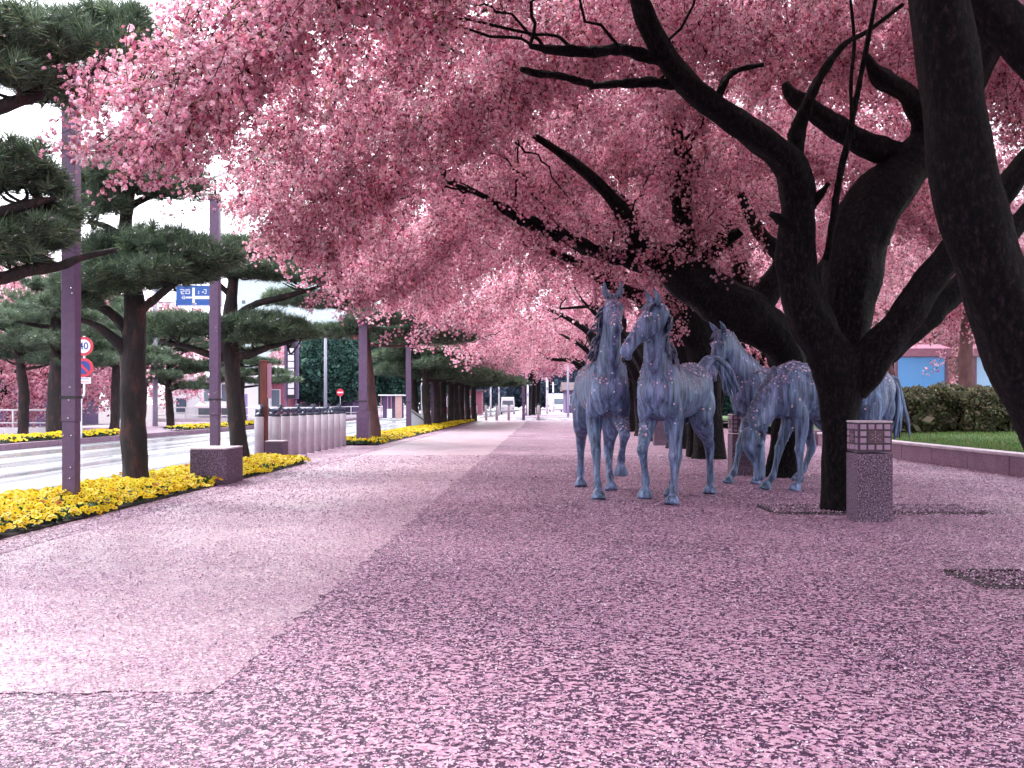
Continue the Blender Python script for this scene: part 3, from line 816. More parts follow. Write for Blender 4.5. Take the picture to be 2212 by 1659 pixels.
def c_row1(mb):       # the forked tree with the big bare limbs
    limb(mb, [(1812, 1112, 10.6, 44), (1812, 1085, 10.6, 37), (1811, 1000, 10.6, 35), (1811, 920, 10.6, 37), (1816, 850, 10.6, 48), (1815, 800, 10.6, 58), (1812, 765, 10.65, 58)], 38, 13, 0.09, 11)
    a = limb(mb, [(1818, 830, 10.6, 44), (1790, 765, 10.6, 50), (1755, 700, 10.6, 48), (1730, 630, 10.58, 44), (1720, 560, 10.55, 40), (1722, 480, 10.5, 36), (1720, 410, 10.5, 36), (1700, 350, 10.4, 36), (1640, 298, 10.3, 32), (1560, 242, 10.2, 28), (1490, 188, 10.1, 26), (1440, 125, 10.0, 24), (1400, 50, 9.9, 22), (1368, -40, 9.8, 19), (1310, -170, 9.6, 14), (1180, -300, 9.3, 8)], 34, 15, 0.11, 12)
    b_ = limb(mb, [(1815, 810, 10.7, 46), (1822, 720, 10.9, 50), (1835, 620, 11.0, 56), (1856, 520, 11.1, 60), (1892, 440, 11.2, 60), (1945, 378, 11.3, 50), (2010, 300, 11.4, 42), (2085, 190, 11.5, 38), (2150, 60, 11.6, 30), (2200, -80, 11.7, 20)], 34, 15, 0.11, 13)
    c = limb(mb, [(1835, 840, 10.6, 40), (1885, 768, 10.5, 42), (1945, 695, 10.4, 38), (2005, 612, 10.35, 36), (2060, 545, 10.3, 34), (2140, 450, 10.2, 28), (2230, 330, 10.2, 20)], 30, 13, 0.13, 14)
    limb(mb, [(1890, 772, 10.55, 32), (1960, 716, 10.6, 30), (2040, 648, 10.7, 28), (2110, 588, 10.8, 26), (2200, 480, 10.9, 20), (2300, 380, 11, 12)], 26, 13, 0.13, 15)
    d = limb(mb, [(1975, 350, 11.3, 32), (1930, 330, 11.3, 27), (1860, 308, 11.2, 25), (1795, 268, 11.2, 23), (1745, 228, 11.1, 22), (1710, 205, 11.1, 17), (1695, 180, 11.1, 8)], 26, 13, 0.15, 16)
    limb(mb, [(1990, 330, 11.3, 30), (1996, 270, 11.3, 25), (1960, 205, 11.2, 23), (1900, 165, 11.2, 20), (1870, 120, 11.1, 8)], 26, 13, 0.21, 17)
    e = limb(mb, [(1716, 350, 10.45, 20), (1722, 290, 10.4, 17), (1740, 235, 10.35, 13), (1752, 205, 10.3, 12), (1785, 145, 10.3, 9), (1825, 95, 10.3, 6), (1870, 70, 10.3, 5), (1950, 10, 10.3, 4)], 19, 13, 0.15, 18)
    limb(mb, [(1785, 560, 10.5, 7), (1800, 470, 10.3, 7.5), (1812, 390, 10.2, 7.5), (1832, 300, 10.1, 7), (1852, 200, 10.1, 6), (1870, 110, 10.0, 5.5), (1895, -20, 9.9, 4)], 15, 11, 0.13, 19)
    limb(mb, [(1842, 300, 10.1, 5), (1838, 180, 10, 4), (1845, 90, 10, 4), (1835, -20, 9.9, 3)], 11, 11, 0.13, 20)
    f = limb(mb, [(1445, 130, 10.0, 14), (1400, 122, 9.95, 13), (1340, 108, 9.9, 13), (1270, 112, 9.8, 11), (1200, 108, 9.7, 10), (1145, 100, 9.6, 6)], 19, 11, 0.23, 21)
    g = limb(mb, [(1470, 185, 10.1, 11), (1400, 178, 10.1, 10), (1330, 182, 10.0, 9), (1275, 186, 9.9, 7)], 17, 11, 0.23, 22)
    limb(mb, [(1280, 183, 9.9, 7), (1215, 166, 9.9, 8), (1160, 158, 9.9, 8), (1125, 150, 9.8, 5)], 17, 11, 0.23, 23)
    limb(mb, [(1540, 232, 10.15, 8), (1570, 170, 10.1, 8), (1600, 150, 10.1, 6), (1650, 140, 10, 4)], 15, 11, 0.23, 24)
    # stubs on the left stem
    limb(mb, [(1725, 500, 10.5, 14), (1690, 478, 10.4, 12), (1665, 462, 10.35, 7)], 17, 8, 0.23, 25)
    limb(mb, [(1730, 470, 10.5, 10), (1765, 430, 10.45, 9), (1790, 395, 10.4, 5)], 15, 8, 0.23, 26)
    return list(a[-30:, :3]) + list(b_[-16:, :3]) + list(c[-12:, :3]) + list(d[-8:, :3]) + list(e[-10:, :3]) + list(f[:, :3]) + list(g[:, :3])

def c_row2(mb):       # behind the horses, a heavy limb leaning left
    limb(mb, [(1690, 1040, 15.6, 42), (1692, 1000, 15.6, 33), (1700, 900, 15.6, 32), (1708, 810, 15.6, 38), (1690, 745, 15.55, 44), (1640, 695, 15.45, 50), (1560, 655, 15.35, 50), (1490, 605, 15.25, 46), (1445, 565, 15.2, 38), (1400, 545, 15.1, 26), (1365, 505, 15.0, 24), (1340, 455, 14.9, 18), (1295, 400, 14.8, 14), (1230, 345, 14.7, 11), (1150, 290, 14.5, 6)], 34, 13, 0.13, 31)
    a = limb(mb, [(1475, 600, 15.25, 30), (1482, 520, 15.2, 22), (1472, 430, 15.2, 19), (1476, 350, 15.1, 16), (1462, 280, 15.0, 12), (1470, 200, 14.9, 8)], 22, 13, 0.18, 32)
    b_ = limb(mb, [(1440, 575, 15.2, 26), (1370, 560, 15.1, 20), (1300, 548, 15.0, 16), (1235, 518, 14.9, 17), (1170, 492, 14.8, 15), (1105, 462, 14.7, 9), (1045, 425, 14.6, 6), (960, 390, 14.4, 4)], 22, 13, 0.23, 33)
    c = limb(mb, [(1620, 690, 15.4, 34), (1660, 628, 15.5, 28), (1690, 560, 15.6, 22), (1640, 500, 15.7, 15), (1600, 420, 15.8, 9)], 22, 13, 0.15, 34)
    d = limb(mb, [(1500, 610, 15.3, 18), (1540, 545, 15.3, 15), (1600, 500, 15.2, 9)], 19, 11, 0.23, 35)
    e = limb(mb, [(1700, 800, 15.6, 34), (1740, 700, 15.8, 30), (1800, 560, 16, 24), (1900, 400, 16.4, 16), (2000, 250, 16.8, 8)], 22, 13, 0.13, 36)
    return list(a[:, :3]) + list(b_[:, :3]) + list(c[-14:, :3]) + list(d[:, :3]) + list(e[-14:, :3])

def c_row3(mb):
    limb(mb, [(1530, 995, 20.8, 40), (1530, 960, 20.8, 32), (1528, 860, 20.8, 32), (1520, 770, 20.8, 36), (1490, 690, 20.7, 32), (1450, 630, 20.6, 26), (1420, 560, 20.4, 20), (1380, 480, 20.2, 14), (1320, 400, 20, 8)], 14, 6, 0.1, 41)
    a = limb(mb, [(1530, 800, 20.8, 28), (1570, 700, 20.9, 26), (1600, 600, 21, 20), (1580, 480, 21.2, 14), (1600, 380, 21.5, 8)], 12, 6, 0.12, 42)
    b_ = limb(mb, [(1500, 740, 20.7, 22), (1420, 660, 20.3, 18), (1330, 620, 20, 13), (1230, 560, 19.6, 9), (1120, 520, 19, 6)], 12, 6, 0.15, 43)
    limb(mb, [(1497, 998, 21.4, 16), (1500, 900, 21.4, 14), (1512, 800, 21.2, 14), (1525, 760, 21, 12)], 10, 5, 0.1, 44)
    return list(a[-14:, :3]) + list(b_[:, :3])

def generic_limbs(k):
    def fn(mb):
        x0, y0 = ROW[k]
        rg = np.random.default_rng(60 + k)
        r0 = 0.24 + rg.uniform(-0.03, 0.05)
        h = rg.uniform(1.7, 2.3)
        q = np.array([[x0, y0, -0.05, r0 * 1.3], [x0, y0, 0.3, r0], [x0 + rg.normal(0, 0.1), y0, 1.2, r0 * 0.92], [x0 + rg.normal(0, 0.15), y0, h, r0 * 1.05]])
        c = catmull(q, 5); mb.tube(c[:, :3], c[:, 3], 10, 0, 0.1, k)
        top = q[-1, :3]; out = []
        for j in range(6):
            a = j * 2 * math.pi / 6 + rg.uniform(-0.3, 0.3)
            L = rg.uniform(2.6, 4.6)
            e = top + np.array([math.cos(a) * L, math.sin(a) * L * 0.7, rg.uniform(2.0, 3.2)])
            m1 = top + (e - top) * 0.4 + np.array([0, 0, 0.5]) + rg.normal(0, 0.15, 3)
            w = np.array([[*(top - [0, 0, 0.2]), r0 * 0.6], [*m1, r0 * 0.45], [*(m1 * 0.5 + e * 0.5 + rg.normal(0, 0.2, 3)), r0 * 0.3], [*e, 0.03]])
            c = catmull(w, 5); mb.tube(c[:, :3], c[:, 3], 8, 0, 0.12, k * 10 + j)
            out += list(c[7:, :3])
        return out
    return fn

cherry(0, 'nearest cherry tree, its thick dark trunk leaning in from the right edge', c_row0, 24)
cherry(1, 'forked cherry tree with big bare black limbs beside the stone lantern', c_row1, 16)
cherry(2, 'dark cherry tree behind the horses with a heavy limb leaning left', c_row2, 26)
cherry(3, 'dark cherry trunk standing just behind the two left-hand horses', c_row3, 40)
ORD = ['fifth', 'sixth', 'seventh', 'eighth', 'ninth', 'tenth', 'eleventh', 'twelfth']
for k in range(4, len(ROW)):
    cherry(k, 'pink cherry tree, %s along the row, counting from the nearest trunk' % ORD[k - 4], generic_limbs(k), 20)

def round_cherry(label, x, y, R, H, z0, sc, dens, seed, cover=1.0, group=None, red=False):
    root = empty('cherry_tree', (x, y, 0), label, 'tree')
    rg = np.random.default_rng(seed)
    mb = MB(); r0 = 0.17 + 0.02 * R
    q = np.array([[x, y, -0.1, r0 * 1.3], [x, y, 0.5, r0], [x + rg.normal(0, 0.2), y, z0 * 0.9, r0 * 0.9]]); c = catmull(q, 5)
    mb.tube(c[:, :3], c[:, 3], 9, 0, 0.1, seed); top = q[-1, :3]
    ends = []
    for j in range(6):
        a = j * math.pi / 3 + rg.uniform(-0.3, 0.3); L = R * rg.uniform(0.5, 0.8)
        e = top + np.array([math.cos(a) * L, math.sin(a) * L, rg.uniform(0.35, 0.7) * (H - z0)])
        w = np.array([[*(top - [0, 0, 0.15]), r0 * 0.6], [*(top * 0.55 + e * 0.45 + np.array([0, 0, 0.35])), r0 * 0.4], [*e, 0.03]])
        c = catmull(w, 5); mb.tube(c[:, :3], c[:, 3], 7, 0, 0.12, seed + j); ends += list(c[5:, :3])
    mb.build('trunk', M['redbark'] if red else M['bark'], root)
    n = int(dens * 4 * math.pi * R * R / (sc * sc) * cover)
    d = rg.normal(0, 1, (n, 3)); d /= np.linalg.norm(d, axis=1, keepdims=True)
    lob = 1 + 0.16 * np.sin(3 * np.arctan2(d[:, 1], d[:, 0]) + seed) + 0.14 * np.sin(5 * d[:, 2] + 4 * d[:, 0] + seed * 2)
    rr = rg.uniform(0.55, 1.0, n) ** 0.5 * lob
    zc = (H + z0) / 2
    pts = np.stack([x + d[:, 0] * R * rr, y + d[:, 1] * R * rr, zc + d[:, 2] * (H - z0) / 2 * rr], 1)
    pts = pts[pts[:, 2] > z0 - 0.3]; n = len(pts)
    turn = np.stack([rg.normal(0, 0.5, n), rg.normal(0, 0.5, n), rg.uniform(0, 6.28, n)], 1)
    scatter('crown', pts, turn, sc * rg.uniform(0.7, 1.3, n), rg.integers(0, 7, n), SPRAY_GROUP, root, M['petal'])
    return root
round_cherry('pink cherry tree on the lawn behind the blue panels', 14.6, 38.5, 4.6, 9.4, 2.9, 1.8, 7, 301, red=True)
round_cherry('pink cherry tree at the far right behind the leaning trunk', 20.5, 36, 4.8, 9.4, 2.6, 1.8, 7, 302)
round_cherry('pink cherry tree on the lawn beyond the forked trunk', 11.0, 44, 4.2, 8.8, 2.6, 2.0, 7, 303)
round_cherry('distant pink cherry tree deep in the lawn', 18.5, 50, 5.0, 9.0, 2.4, 2.2, 7, 304)
round_cherry('distant pink cherry tree at the end of the lawn', 11.5, 56, 4.5, 9.0, 2.4, 2.4, 7, 305)
round_cherry('pink cherry across the road at the left edge of the picture', -22.5, 43, 5.2, 8.0, 1.2, 2.0, 7, 311)
round_cherry('pink cherry across the road behind the speed limit sign', -20.9, 46.5, 3.7, 7.2, 1.2, 2.2, 7, 312)
round_cherry('pink cherry across the road beside the grey sign mast', -22.5, 60, 4.4, 8.0, 1.9, 2.4, 7, 313)
round_cherry('small pink cherry across the road behind the vertical shop sign', -19.0, 92, 4.0, 7.5, 3.0, 2.6, 7, 314)

# ------------------------------------------------------------------ pines
def make_tuft(seed, specks):
    rg = np.random.default_rng(seed)
    n = 60
    V, Q, C = [], [], []
    GN_ = np.array([[0.10, 0.15, 0.10], [0.13, 0.19, 0.12], [0.08, 0.11, 0.095], [0.19, 0.26, 0.14]])
    for i in range(n):
        t = rg.uniform(0, 1); b0 = np.array([0, 0, t * 0.10])
        a = rg.uniform(0, 6.28); el = math.radians(rg.uniform(20, 62)) if t > 0.15 else math.radians(rg.uniform(0, 30))
        d = np.array([math.cos(a) * math.cos(el), math.sin(a) * math.cos(el), math.sin(el)])
        L = rg.uniform(0.075, 0.12); sdv = np.cross(d, rg.normal(0, 1, 3)); sdv /= np.linalg.norm(sdv)
        w = 0.0032
        V += [b0 - sdv * w, b0 + sdv * w, b0 + d * L + sdv * w * 0.4, b0 + d * L - sdv * w * 0.4]
        Q.append([4 * i, 4 * i + 1, 4 * i + 2, 4 * i + 3]); C += [GN_[rg.integers(0, 4)] * rg.uniform(0.8, 1.2)] * 4
    if specks:
        c = np.stack([rg.normal(0, 0.05, specks), rg.normal(0, 0.05, specks), rg.uniform(0.08, 0.15, specks)], 1)
        v, q = quads(c, np.full(specks, 0.020), 0.5, rg)
        Q += (q + len(V)).tolist(); V += list(v); C += [np.array([0.75, 0.6, 0.66])] * (4 * specks)
    return mesh_np('needle_tuft', np.array(V), np.array(Q), M['needle'], cols=np.array(C))
TUFTS = []; TUFT_GROUP = None

def pads_to_points(pads, rg, dens=260, sc=1.0):
    P_, T_, S_ = [], [], []
    for (c, rx, ry, rz) in pads:
        n = int(dens * (rx * ry * math.pi) / (sc * sc))
        r = np.sqrt(rg.uniform(0, 1, n)); a = rg.uniform(0, 6.28, n)
        lob = 1 + 0.22 * np.sin(3 * a + c[0] * 7) + 0.14 * np.sin(5 * a + c[1] * 5)
        x, y = r * np.cos(a) * lob, r * np.sin(a) * lob
        z = np.sqrt(np.clip(1 - r * r, 0, 1)) * rg.uniform(-0.45, 1.0, n)
        P_.append(np.stack([c[0] + x * rx, c[1] + y * ry, c[2] + z * rz], 1))
        tl = 0.75 * r + rg.normal(0, 0.25, n)
        T_.append(np.stack([rg.normal(0, 0.2, n), tl, a], 1))
        S_.append(sc * rg.uniform(0.8, 1.65, n))
    return np.vstack(P_), np.vstack(T_), np.concatenate(S_)

def pine_finish(root, mb, pads, rg, dens=260, sc=1.0, bark=None):
    global TUFT_GROUP
    mb.build('trunk', bark or M['pbark'], root)
    p, t, s = pads_to_points(pads, rg, dens, sc)
    n = len(p)
    if TUFT_GROUP is None:
        for k in range(5):
            TUFTS.append(link('needle_tuft', make_tuft(700 + k, [0, 1, 1, 1, 3][k]), root, p[k] - origin_of(root)))
        TUFT_GROUP = scatter_group('needle_tufts', TUFTS)
    scatter('crown', p, t, s, rg.integers(0, 5, n), TUFT_GROUP, root, M['needle'])

def pad_px(u, v, d, wu, hv, depth=None):
    c = at(u, v, d); rx = wu * d / F / 2
    return (c - np.array([0, 0, hv * d / F * 0.15]), rx * 1.08, depth or rx * 0.85, hv * d / F * 0.85)

def twigs_to_pads(mb, nodes, pads, rg, r0=0.03):
    nd = np.array(nodes)
    for (c, rx, ry, rz) in pads:
        a = nd[np.argmin(np.linalg.norm(nd - c, axis=1))]
        for j in range(3):
            b_ = c + np.array([rg.uniform(-0.6, 0.6) * rx, rg.uniform(-0.6, 0.6) * ry, -0.3 * rz])
            m_ = (a + b_) / 2 + rg.normal(0, 0.06, 3)
            q = catmull(np.array([a, m_, b_]), 5)
            mb.tube(q, np.linspace(r0, 0.01, len(q)), 6, 0, 0.15, int(rg.integers(1e6)), caps=False)

# pine whose trunk stands just outside the picture on the left: three limbs reach in
rg = np.random.default_rng(21)
base = P(-5.55, 8.4)
root = empty('pine_tree', base, 'pine whose branches reach in at the upper left corner, trunk out of view', 'tree')
mb = MB()
q = catmull(np.array([[*base, 0.2], [base[0] + 0.05, 8.4, 1.2, 0.17], [base[0] - 0.05, 8.5, 2.4, 0.15], [base[0] + 0.1, 8.6, 3.6, 0.12], [base[0] + 0.2, 8.6, 4.8, 0.06]]), 6)
mb.tube(q[:, :3], q[:, 3], 12, 0, 0.12, 5)
nodes = []
for spec in ([(-190, 300, 8.7, 18), (-80, 260, 9.0, 18), (10, 228, 9.2, 16), (70, 208, 9.4, 14), (110, 180, 9.5, 12), (190, 160, 9.7, 8), (300, 125, 9.9, 5)],
             [(-240, 500, 8.6, 15), (-100, 478, 9.2, 14), (0, 458, 9.6, 12), (70, 440, 9.8, 10), (120, 428, 9.9, 6)],
             [(-260, 640, 8.5, 17), (-120, 622, 9.2, 16), (-10, 604, 9.6, 14), (60, 585, 9.8, 13), (130, 574, 10.0, 11), (180, 556, 10.2, 8), (250, 540, 10.4, 5)],
             [(130, 574, 10, 6), (60, 560, 9.9, 6), (-20, 555, 9.7, 5)]):
    c = limb(mb, spec, 9, 5, 0.16, int(rg.integers(1000))); nodes += list(c[5:, :3])
pads = [pad_px(60, 95, 9.2, 190, 80), pad_px(170, 115, 9.6, 200, 95), pad_px(275, 105, 9.9, 130, 90), pad_px(30, 165, 9.2, 140, 70), pad_px(150, 215, 9.8, 130, 40),
        pad_px(230, 60, 9.8, 130, 60), pad_px(-90, 130, 9.0, 220, 150), pad_px(20, 370, 9.8, 150, 70), pad_px(80, 405, 10, 110, 60), pad_px(-80, 380, 9.6, 200, 100),
        pad_px(50, 520, 9.9, 190, 50), pad_px(10, 560, 9.8, 120, 30), pad_px(-120, 540, 9.4, 200, 80), pad_px(120, 480, 10.2, 110, 40)]
twigs_to_pads(mb, nodes, pads, rg, 0.02)
pine_finish(root, mb, pads, rg, 330)

# pine in the bed beside the first lamp column
rg = np.random.default_rng(22)
base = P(-5.5, 13.3)
root = empty('pine_tree', base, 'pine growing from the flower bed between the first lamp column and stone block', 'tree')
mb = MB(); nodes = []
c = limb(mb, [(293, 1062, 13.3, 34), (293, 1030, 13.3, 29), (290, 940, 13.3, 28), (287, 850, 13.3, 26), (288, 760, 13.3, 25), (292, 690, 13.3, 24), (288, 630, 13.3, 20), (278, 560, 13.3, 17), (272, 490, 13.3, 14), (280, 420, 13.3, 10), (290, 360, 13.3, 6)], 16, 6, 0.1, 51); nodes += list(c[-22:, :3])
for spec in ([(280, 775, 13.3, 12), (255, 740, 13.2, 12), (225, 715, 13.1, 10), (190, 695, 13.0, 7), (150, 690, 12.9, 4)],
             [(280, 730, 13.3, 12), (255, 690, 13.3, 12), (215, 662, 13.2, 9), (170, 652, 13.1, 6)],
             [(292, 680, 13.3, 11), (330, 650, 13.2, 9), (375, 615, 13.0, 7), (430, 590, 12.9, 4)],
             [(288, 600, 13.3, 10), (340, 560, 13.3, 8), (400, 540, 13.2, 5)],
             [(278, 520, 13.3, 9), (230, 490, 13.2, 7), (190, 480, 13.1, 4)],
             [(275, 450, 13.3, 8), (330, 420, 13.3, 6), (380, 400, 13.3, 4)]):
    c = limb(mb, spec, 8, 5, 0.16, int(rg.integers(1000))); nodes += list(c[4:, :3])
pads = [pad_px(260, 400, 13.3, 200, 55), pad_px(370, 405, 13.2, 120, 60), pad_px(300, 340, 13.3, 120, 40), pad_px(205, 450, 13.0, 110, 34),
        pad_px(330, 545, 13.2, 210, 60), pad_px(420, 560, 13.0, 150, 40), pad_px(270, 600, 13.1, 190, 60), pad_px(350, 598, 12.9, 190, 36), pad_px(200, 620, 12.9, 140, 50), pad_px(445, 575, 12.9, 90, 30),
        pad_px(160, 660, 12.9, 90, 26)]
twigs_to_pads(mb, nodes, pads, rg, 0.022)
pine_finish(root, mb, pads, rg, 330)

# pine behind the stone block
rg = np.random.default_rng(23)
base = P(-5.65, 18.3)
root = empty('pine_tree', base, 'pine with a flat spreading crown behind the second lamp column', 'tree')
mb = MB(); nodes = []
c = limb(mb, [(520, 1010, 18.3, 22), (516, 960, 18.3, 18), (508, 880, 18.3, 17), (502, 810, 18.3, 17), (497, 760, 18.3, 20), (496, 700, 18.3, 16), (500, 640, 18.3, 12), (508, 580, 18.3, 9), (515, 530, 18.3, 5)], 14, 6, 0.1, 61); nodes += list(c[-22:, :3])
for spec in ([(505, 770, 18.3, 10), (540, 765, 18.2, 9), (575, 752, 18.1, 7), (620, 740, 18.0, 5), (660, 728, 17.9, 3)],
             [(490, 775, 18.3, 10), (450, 765, 18.1, 9), (400, 748, 17.9, 6), (345, 735, 17.8, 4)],
             [(505, 690, 18.3, 9), (545, 660, 18.2, 8), (600, 645, 18.1, 7), (650, 632, 18.0, 5), (690, 618, 18, 3)],
             [(500, 640, 18.3, 7), (460, 605, 18.2, 6), (420, 590, 18, 3)]):
    c = limb(mb, spec, 8, 5, 0.14, int(rg.integers(1000))); nodes += list(c[4:, :3])
pads = [pad_px(400, 708, 17.9, 160, 30), pad_px(360, 722, 17.8, 110, 20), pad_px(460, 716, 18.0, 100, 26), pad_px(570, 708, 18.1, 150, 28), pad_px(620, 728, 18.0, 110, 18), pad_px(540, 735, 18.1, 120, 20),
        pad_px(560, 592, 18.2, 170, 22), pad_px(650, 600, 18.1, 150, 18), pad_px(500, 575, 18.2, 150, 28), pad_px(520, 545, 18.3, 170, 30), pad_px(700, 604, 18.0, 110, 20), pad_px(430, 556, 18.2, 120, 26), pad_px(590, 560, 18.4, 130, 26)]
twigs_to_pads(mb, nodes, pads, rg, 0.025)
pine_finish(root, mb, pads, rg, 330)

def auto_pine(label, x, y, H, seed, lo=2.2, reach=1.7, r0=0.17, bark=None, sc=1.3, dens=230, name='pine_tree', lean=0.0):
    rg = np.random.default_rng(seed)
    root = empty(name, (x, y, 0), label, 'tree')
    mb = MB()
    tr = np.array([[x, y, -0.15, r0 * 1.25], [x + 0.03, y, 0.25, r0], [x + lean * 0.3 + rg.normal(0, 0.05), y, H * 0.3, r0 * 0.9], [x + lean * 0.7 + rg.normal(0, 0.1), y, H * 0.62, r0 * 0.7], [x + lean + rg.normal(0, 0.12), y, H, r0 * 0.25]])
    c = catmull(tr, 6); mb.tube(c[:, :3], c[:, 3], 10, 0, 0.1, seed)
    pads = []
    n = int(5 + (H - lo) * 3)
    for j in range(n):
        z = lo + (H - lo) * (j + 0.3) / n
        p0 = np.array([np.interp(z, c[:, 2], c[:, 0]), y, z - 0.25])
        a = j * 2.4 + rg.uniform(-0.4, 0.4)
        L = reach * (1.0 - 0.45 * (z - lo) / max(0.1, H - lo)) * rg.uniform(0.65, 1.1)
        e = p0 + np.array([math.cos(a) * L, math.sin(a) * L, rg.uniform(0.05, 0.4)])
        w = np.array([[*p0, r0 * 0.35], [*((p0 + e) / 2 + np.array([0, 0, rg.uniform(-0.1, 0.15)])), r0 * 0.24], [*e, 0.015]])
        q = catmull(w, 4); mb.tube(q[:, :3], q[:, 3], 6, 0, 0.12, seed + j)
        pads.append((e, L * 0.42 + 0.18, L * 0.42 + 0.18, 0.24))
        pads.append(((p0 * 0.45 + e * 0.55) + np.array([0, 0, 0.05]), L * 0.32 + 0.1, L * 0.32 + 0.1, 0.2))
    pads.append((c[-1, :3], 0.5, 0.5, 0.3))
    pine_finish(root, mb, pads, rg, dens, sc, bark)
    return root
p = gr(808, 948, 0.1)
auto_pine('pine with a straight reddish trunk beside the third lamp column', p[0], p[1], 6.3, 31, 3.1, 2.1, 0.19, M['redbark'], lean=-0.5)
NTH = ['first', 'second', 'third', 'fourth', 'fifth', 'sixth', 'seventh', 'eighth', 'ninth']
for i, (u, y, H) in enumerate(((897, 50, 6.2), (922, 46, 5.8), (943, 49, 5.6), (957, 52, 5.8), (972, 54.5, 5.8), (985, 57, 6.0), (997, 60, 5.8), (1010, 62.5, 6.0), (1023, 64.5, 6.0))):
    q = at(u, 872, y)
    auto_pine('dark pine past the pink lamp column, %s trunk from the left there' % NTH[i], q[0], y, H, 40 + i, 2.35, 2.2, 0.19, sc=1.7)
# across the road
for lab, s, y, H, sd_, lo, rc in (('pine across the road at the left edge, two thick stems', -16.9, 34.2, 5.2, 81, 2.5, 1.7),
                                  ('pine across the road behind the no parking sign', -17.4, 40.0, 5.2, 82, 2.6, 1.6),
                                  ('slim pine across the road just right of the grey sign mast', -19.6, 51.8, 5.2, 83, 2.0, 2.0),
                                  ('slim pine across the road in front of the white house', -16.2, 53.0, 5.0, 84, 2.2, 2.2),
                                  ('slender pine across the road left of the first lamp column', -19.5, 37.0, 5.0, 85, 2.6, 1.5)):
    q = P(s, y)
    auto_pine(lab, q[0], q[1], H, sd_, lo, rc, 0.2 if 'thick' not in lab else 0.3, sc=1.4, dens=95)

# ------------------------------------------------------------------ leafy trees, hedges and the far wood
LEAFY = []; LEAF_GROUP = None
def make_leafclump(seed, cols, n=70, R=0.5, ls=0.16):
    rg = np.random.default_rng(seed)
    c = rg.normal(0, 1, (n, 3)); c /= np.linalg.norm(c, axis=1, keepdims=True); c *= R * rg.uniform(0.3, 1, (n, 1)) ** 0.5
    e1 = rg.normal(0, 1, (n, 3)); e1 /= np.linalg.norm(e1, axis=1, keepdims=True); e2 = np.cross(e1, rg.normal(0, 1, (n, 3))); e2 /= np.linalg.norm(e2, axis=1, keepdims=True)
    s = ls * rg.uniform(0.6, 1.2, (n, 1))
    V = np.stack([c - e1 * s, c - e2 * s * 0.55, c + e1 * s, c + e2 * s * 0.55], 1).reshape(-1, 3)
    return mesh_np('leaf_clump', V, np.arange(4 * n).reshape(-1, 4), M['leaf'], cols=np.repeat(cols[rg.integers(0, len(cols), n)], 4, 0))
BLUEGREEN = np.array([[0.03, 0.085, 0.075], [0.05, 0.12, 0.10], [0.02, 0.055, 0.055], [0.09, 0.17, 0.13]])
FARHAZE = np.array([[0.07, 0.10, 0.15], [0.09, 0.13, 0.19], [0.05, 0.075, 0.11]])  # distance haze painted into the leaf colours as blue
HEDGE = np.array([[0.08, 0.075, 0.045], [0.12, 0.11, 0.06], [0.055, 0.055, 0.04], [0.17, 0.13, 0.09], [0.09, 0.12, 0.05]])
def leafy(name, label, cat, lobes, colset, trunk=None, sc=1.0, dens=9, seed=0, tr=0.2, part='crown'):
    """lobes: (centre, rx, ry, rz); the first call of a colour set leaves its pattern clumps in the crown"""
    rg = np.random.default_rng(seed)
    c0 = np.array(lobes[0][0], dtype=float)
    base = np.array([c0[0], c0[1], 0.0]) if trunk is None else np.array(trunk[0], dtype=float)
    root = empty(name, base, label, cat)
    if trunk is not None:
        q = catmull(np.array([[*t, tr * (1.2 - 0.6 * i / max(1, len(trunk) - 1))] for i, t in enumerate(trunk)]), 5)
        MB().tube(q[:, :3], q[:, 3], 8, 0, 0.1, seed).build('trunk', M['pbark'], root)
    pts = []
    for (c, rx, ry, rz) in lobes:
        n = max(6, int(dens * 4 * math.pi * ((rx * ry + rx * rz + ry * rz) / 3) / (sc * sc)))
        d = rg.normal(0, 1, (n, 3)); d /= np.linalg.norm(d, axis=1, keepdims=True)
        r = rg.uniform(0.5, 1.03, (n, 1)) ** 0.6 * (1 + 0.12 * np.sin(4 * d[:, :1] * 3 + 5 * d[:, 2:] + seed))
        pts.append(np.array(c) + d * r * np.array([rx, ry, rz]))
    pts = np.vstack(pts); n = len(pts)
    key = id(colset)
    if key not in CLUMPS:
        src = [link('leaf_clump', make_leafclump(900 + seed + k, colset), root, pts[k] - base) for k in range(4)]
        CLUMPS[key] = scatter_group('leaf_clumps', src)
    scatter(part, pts, rg.uniform(0, 6.28, (n, 3)), sc * rg.uniform(0.6, 1.25, n), rg.integers(0, 4, n), CLUMPS[key], root, M['leaf'])
    return root
CLUMPS = {}
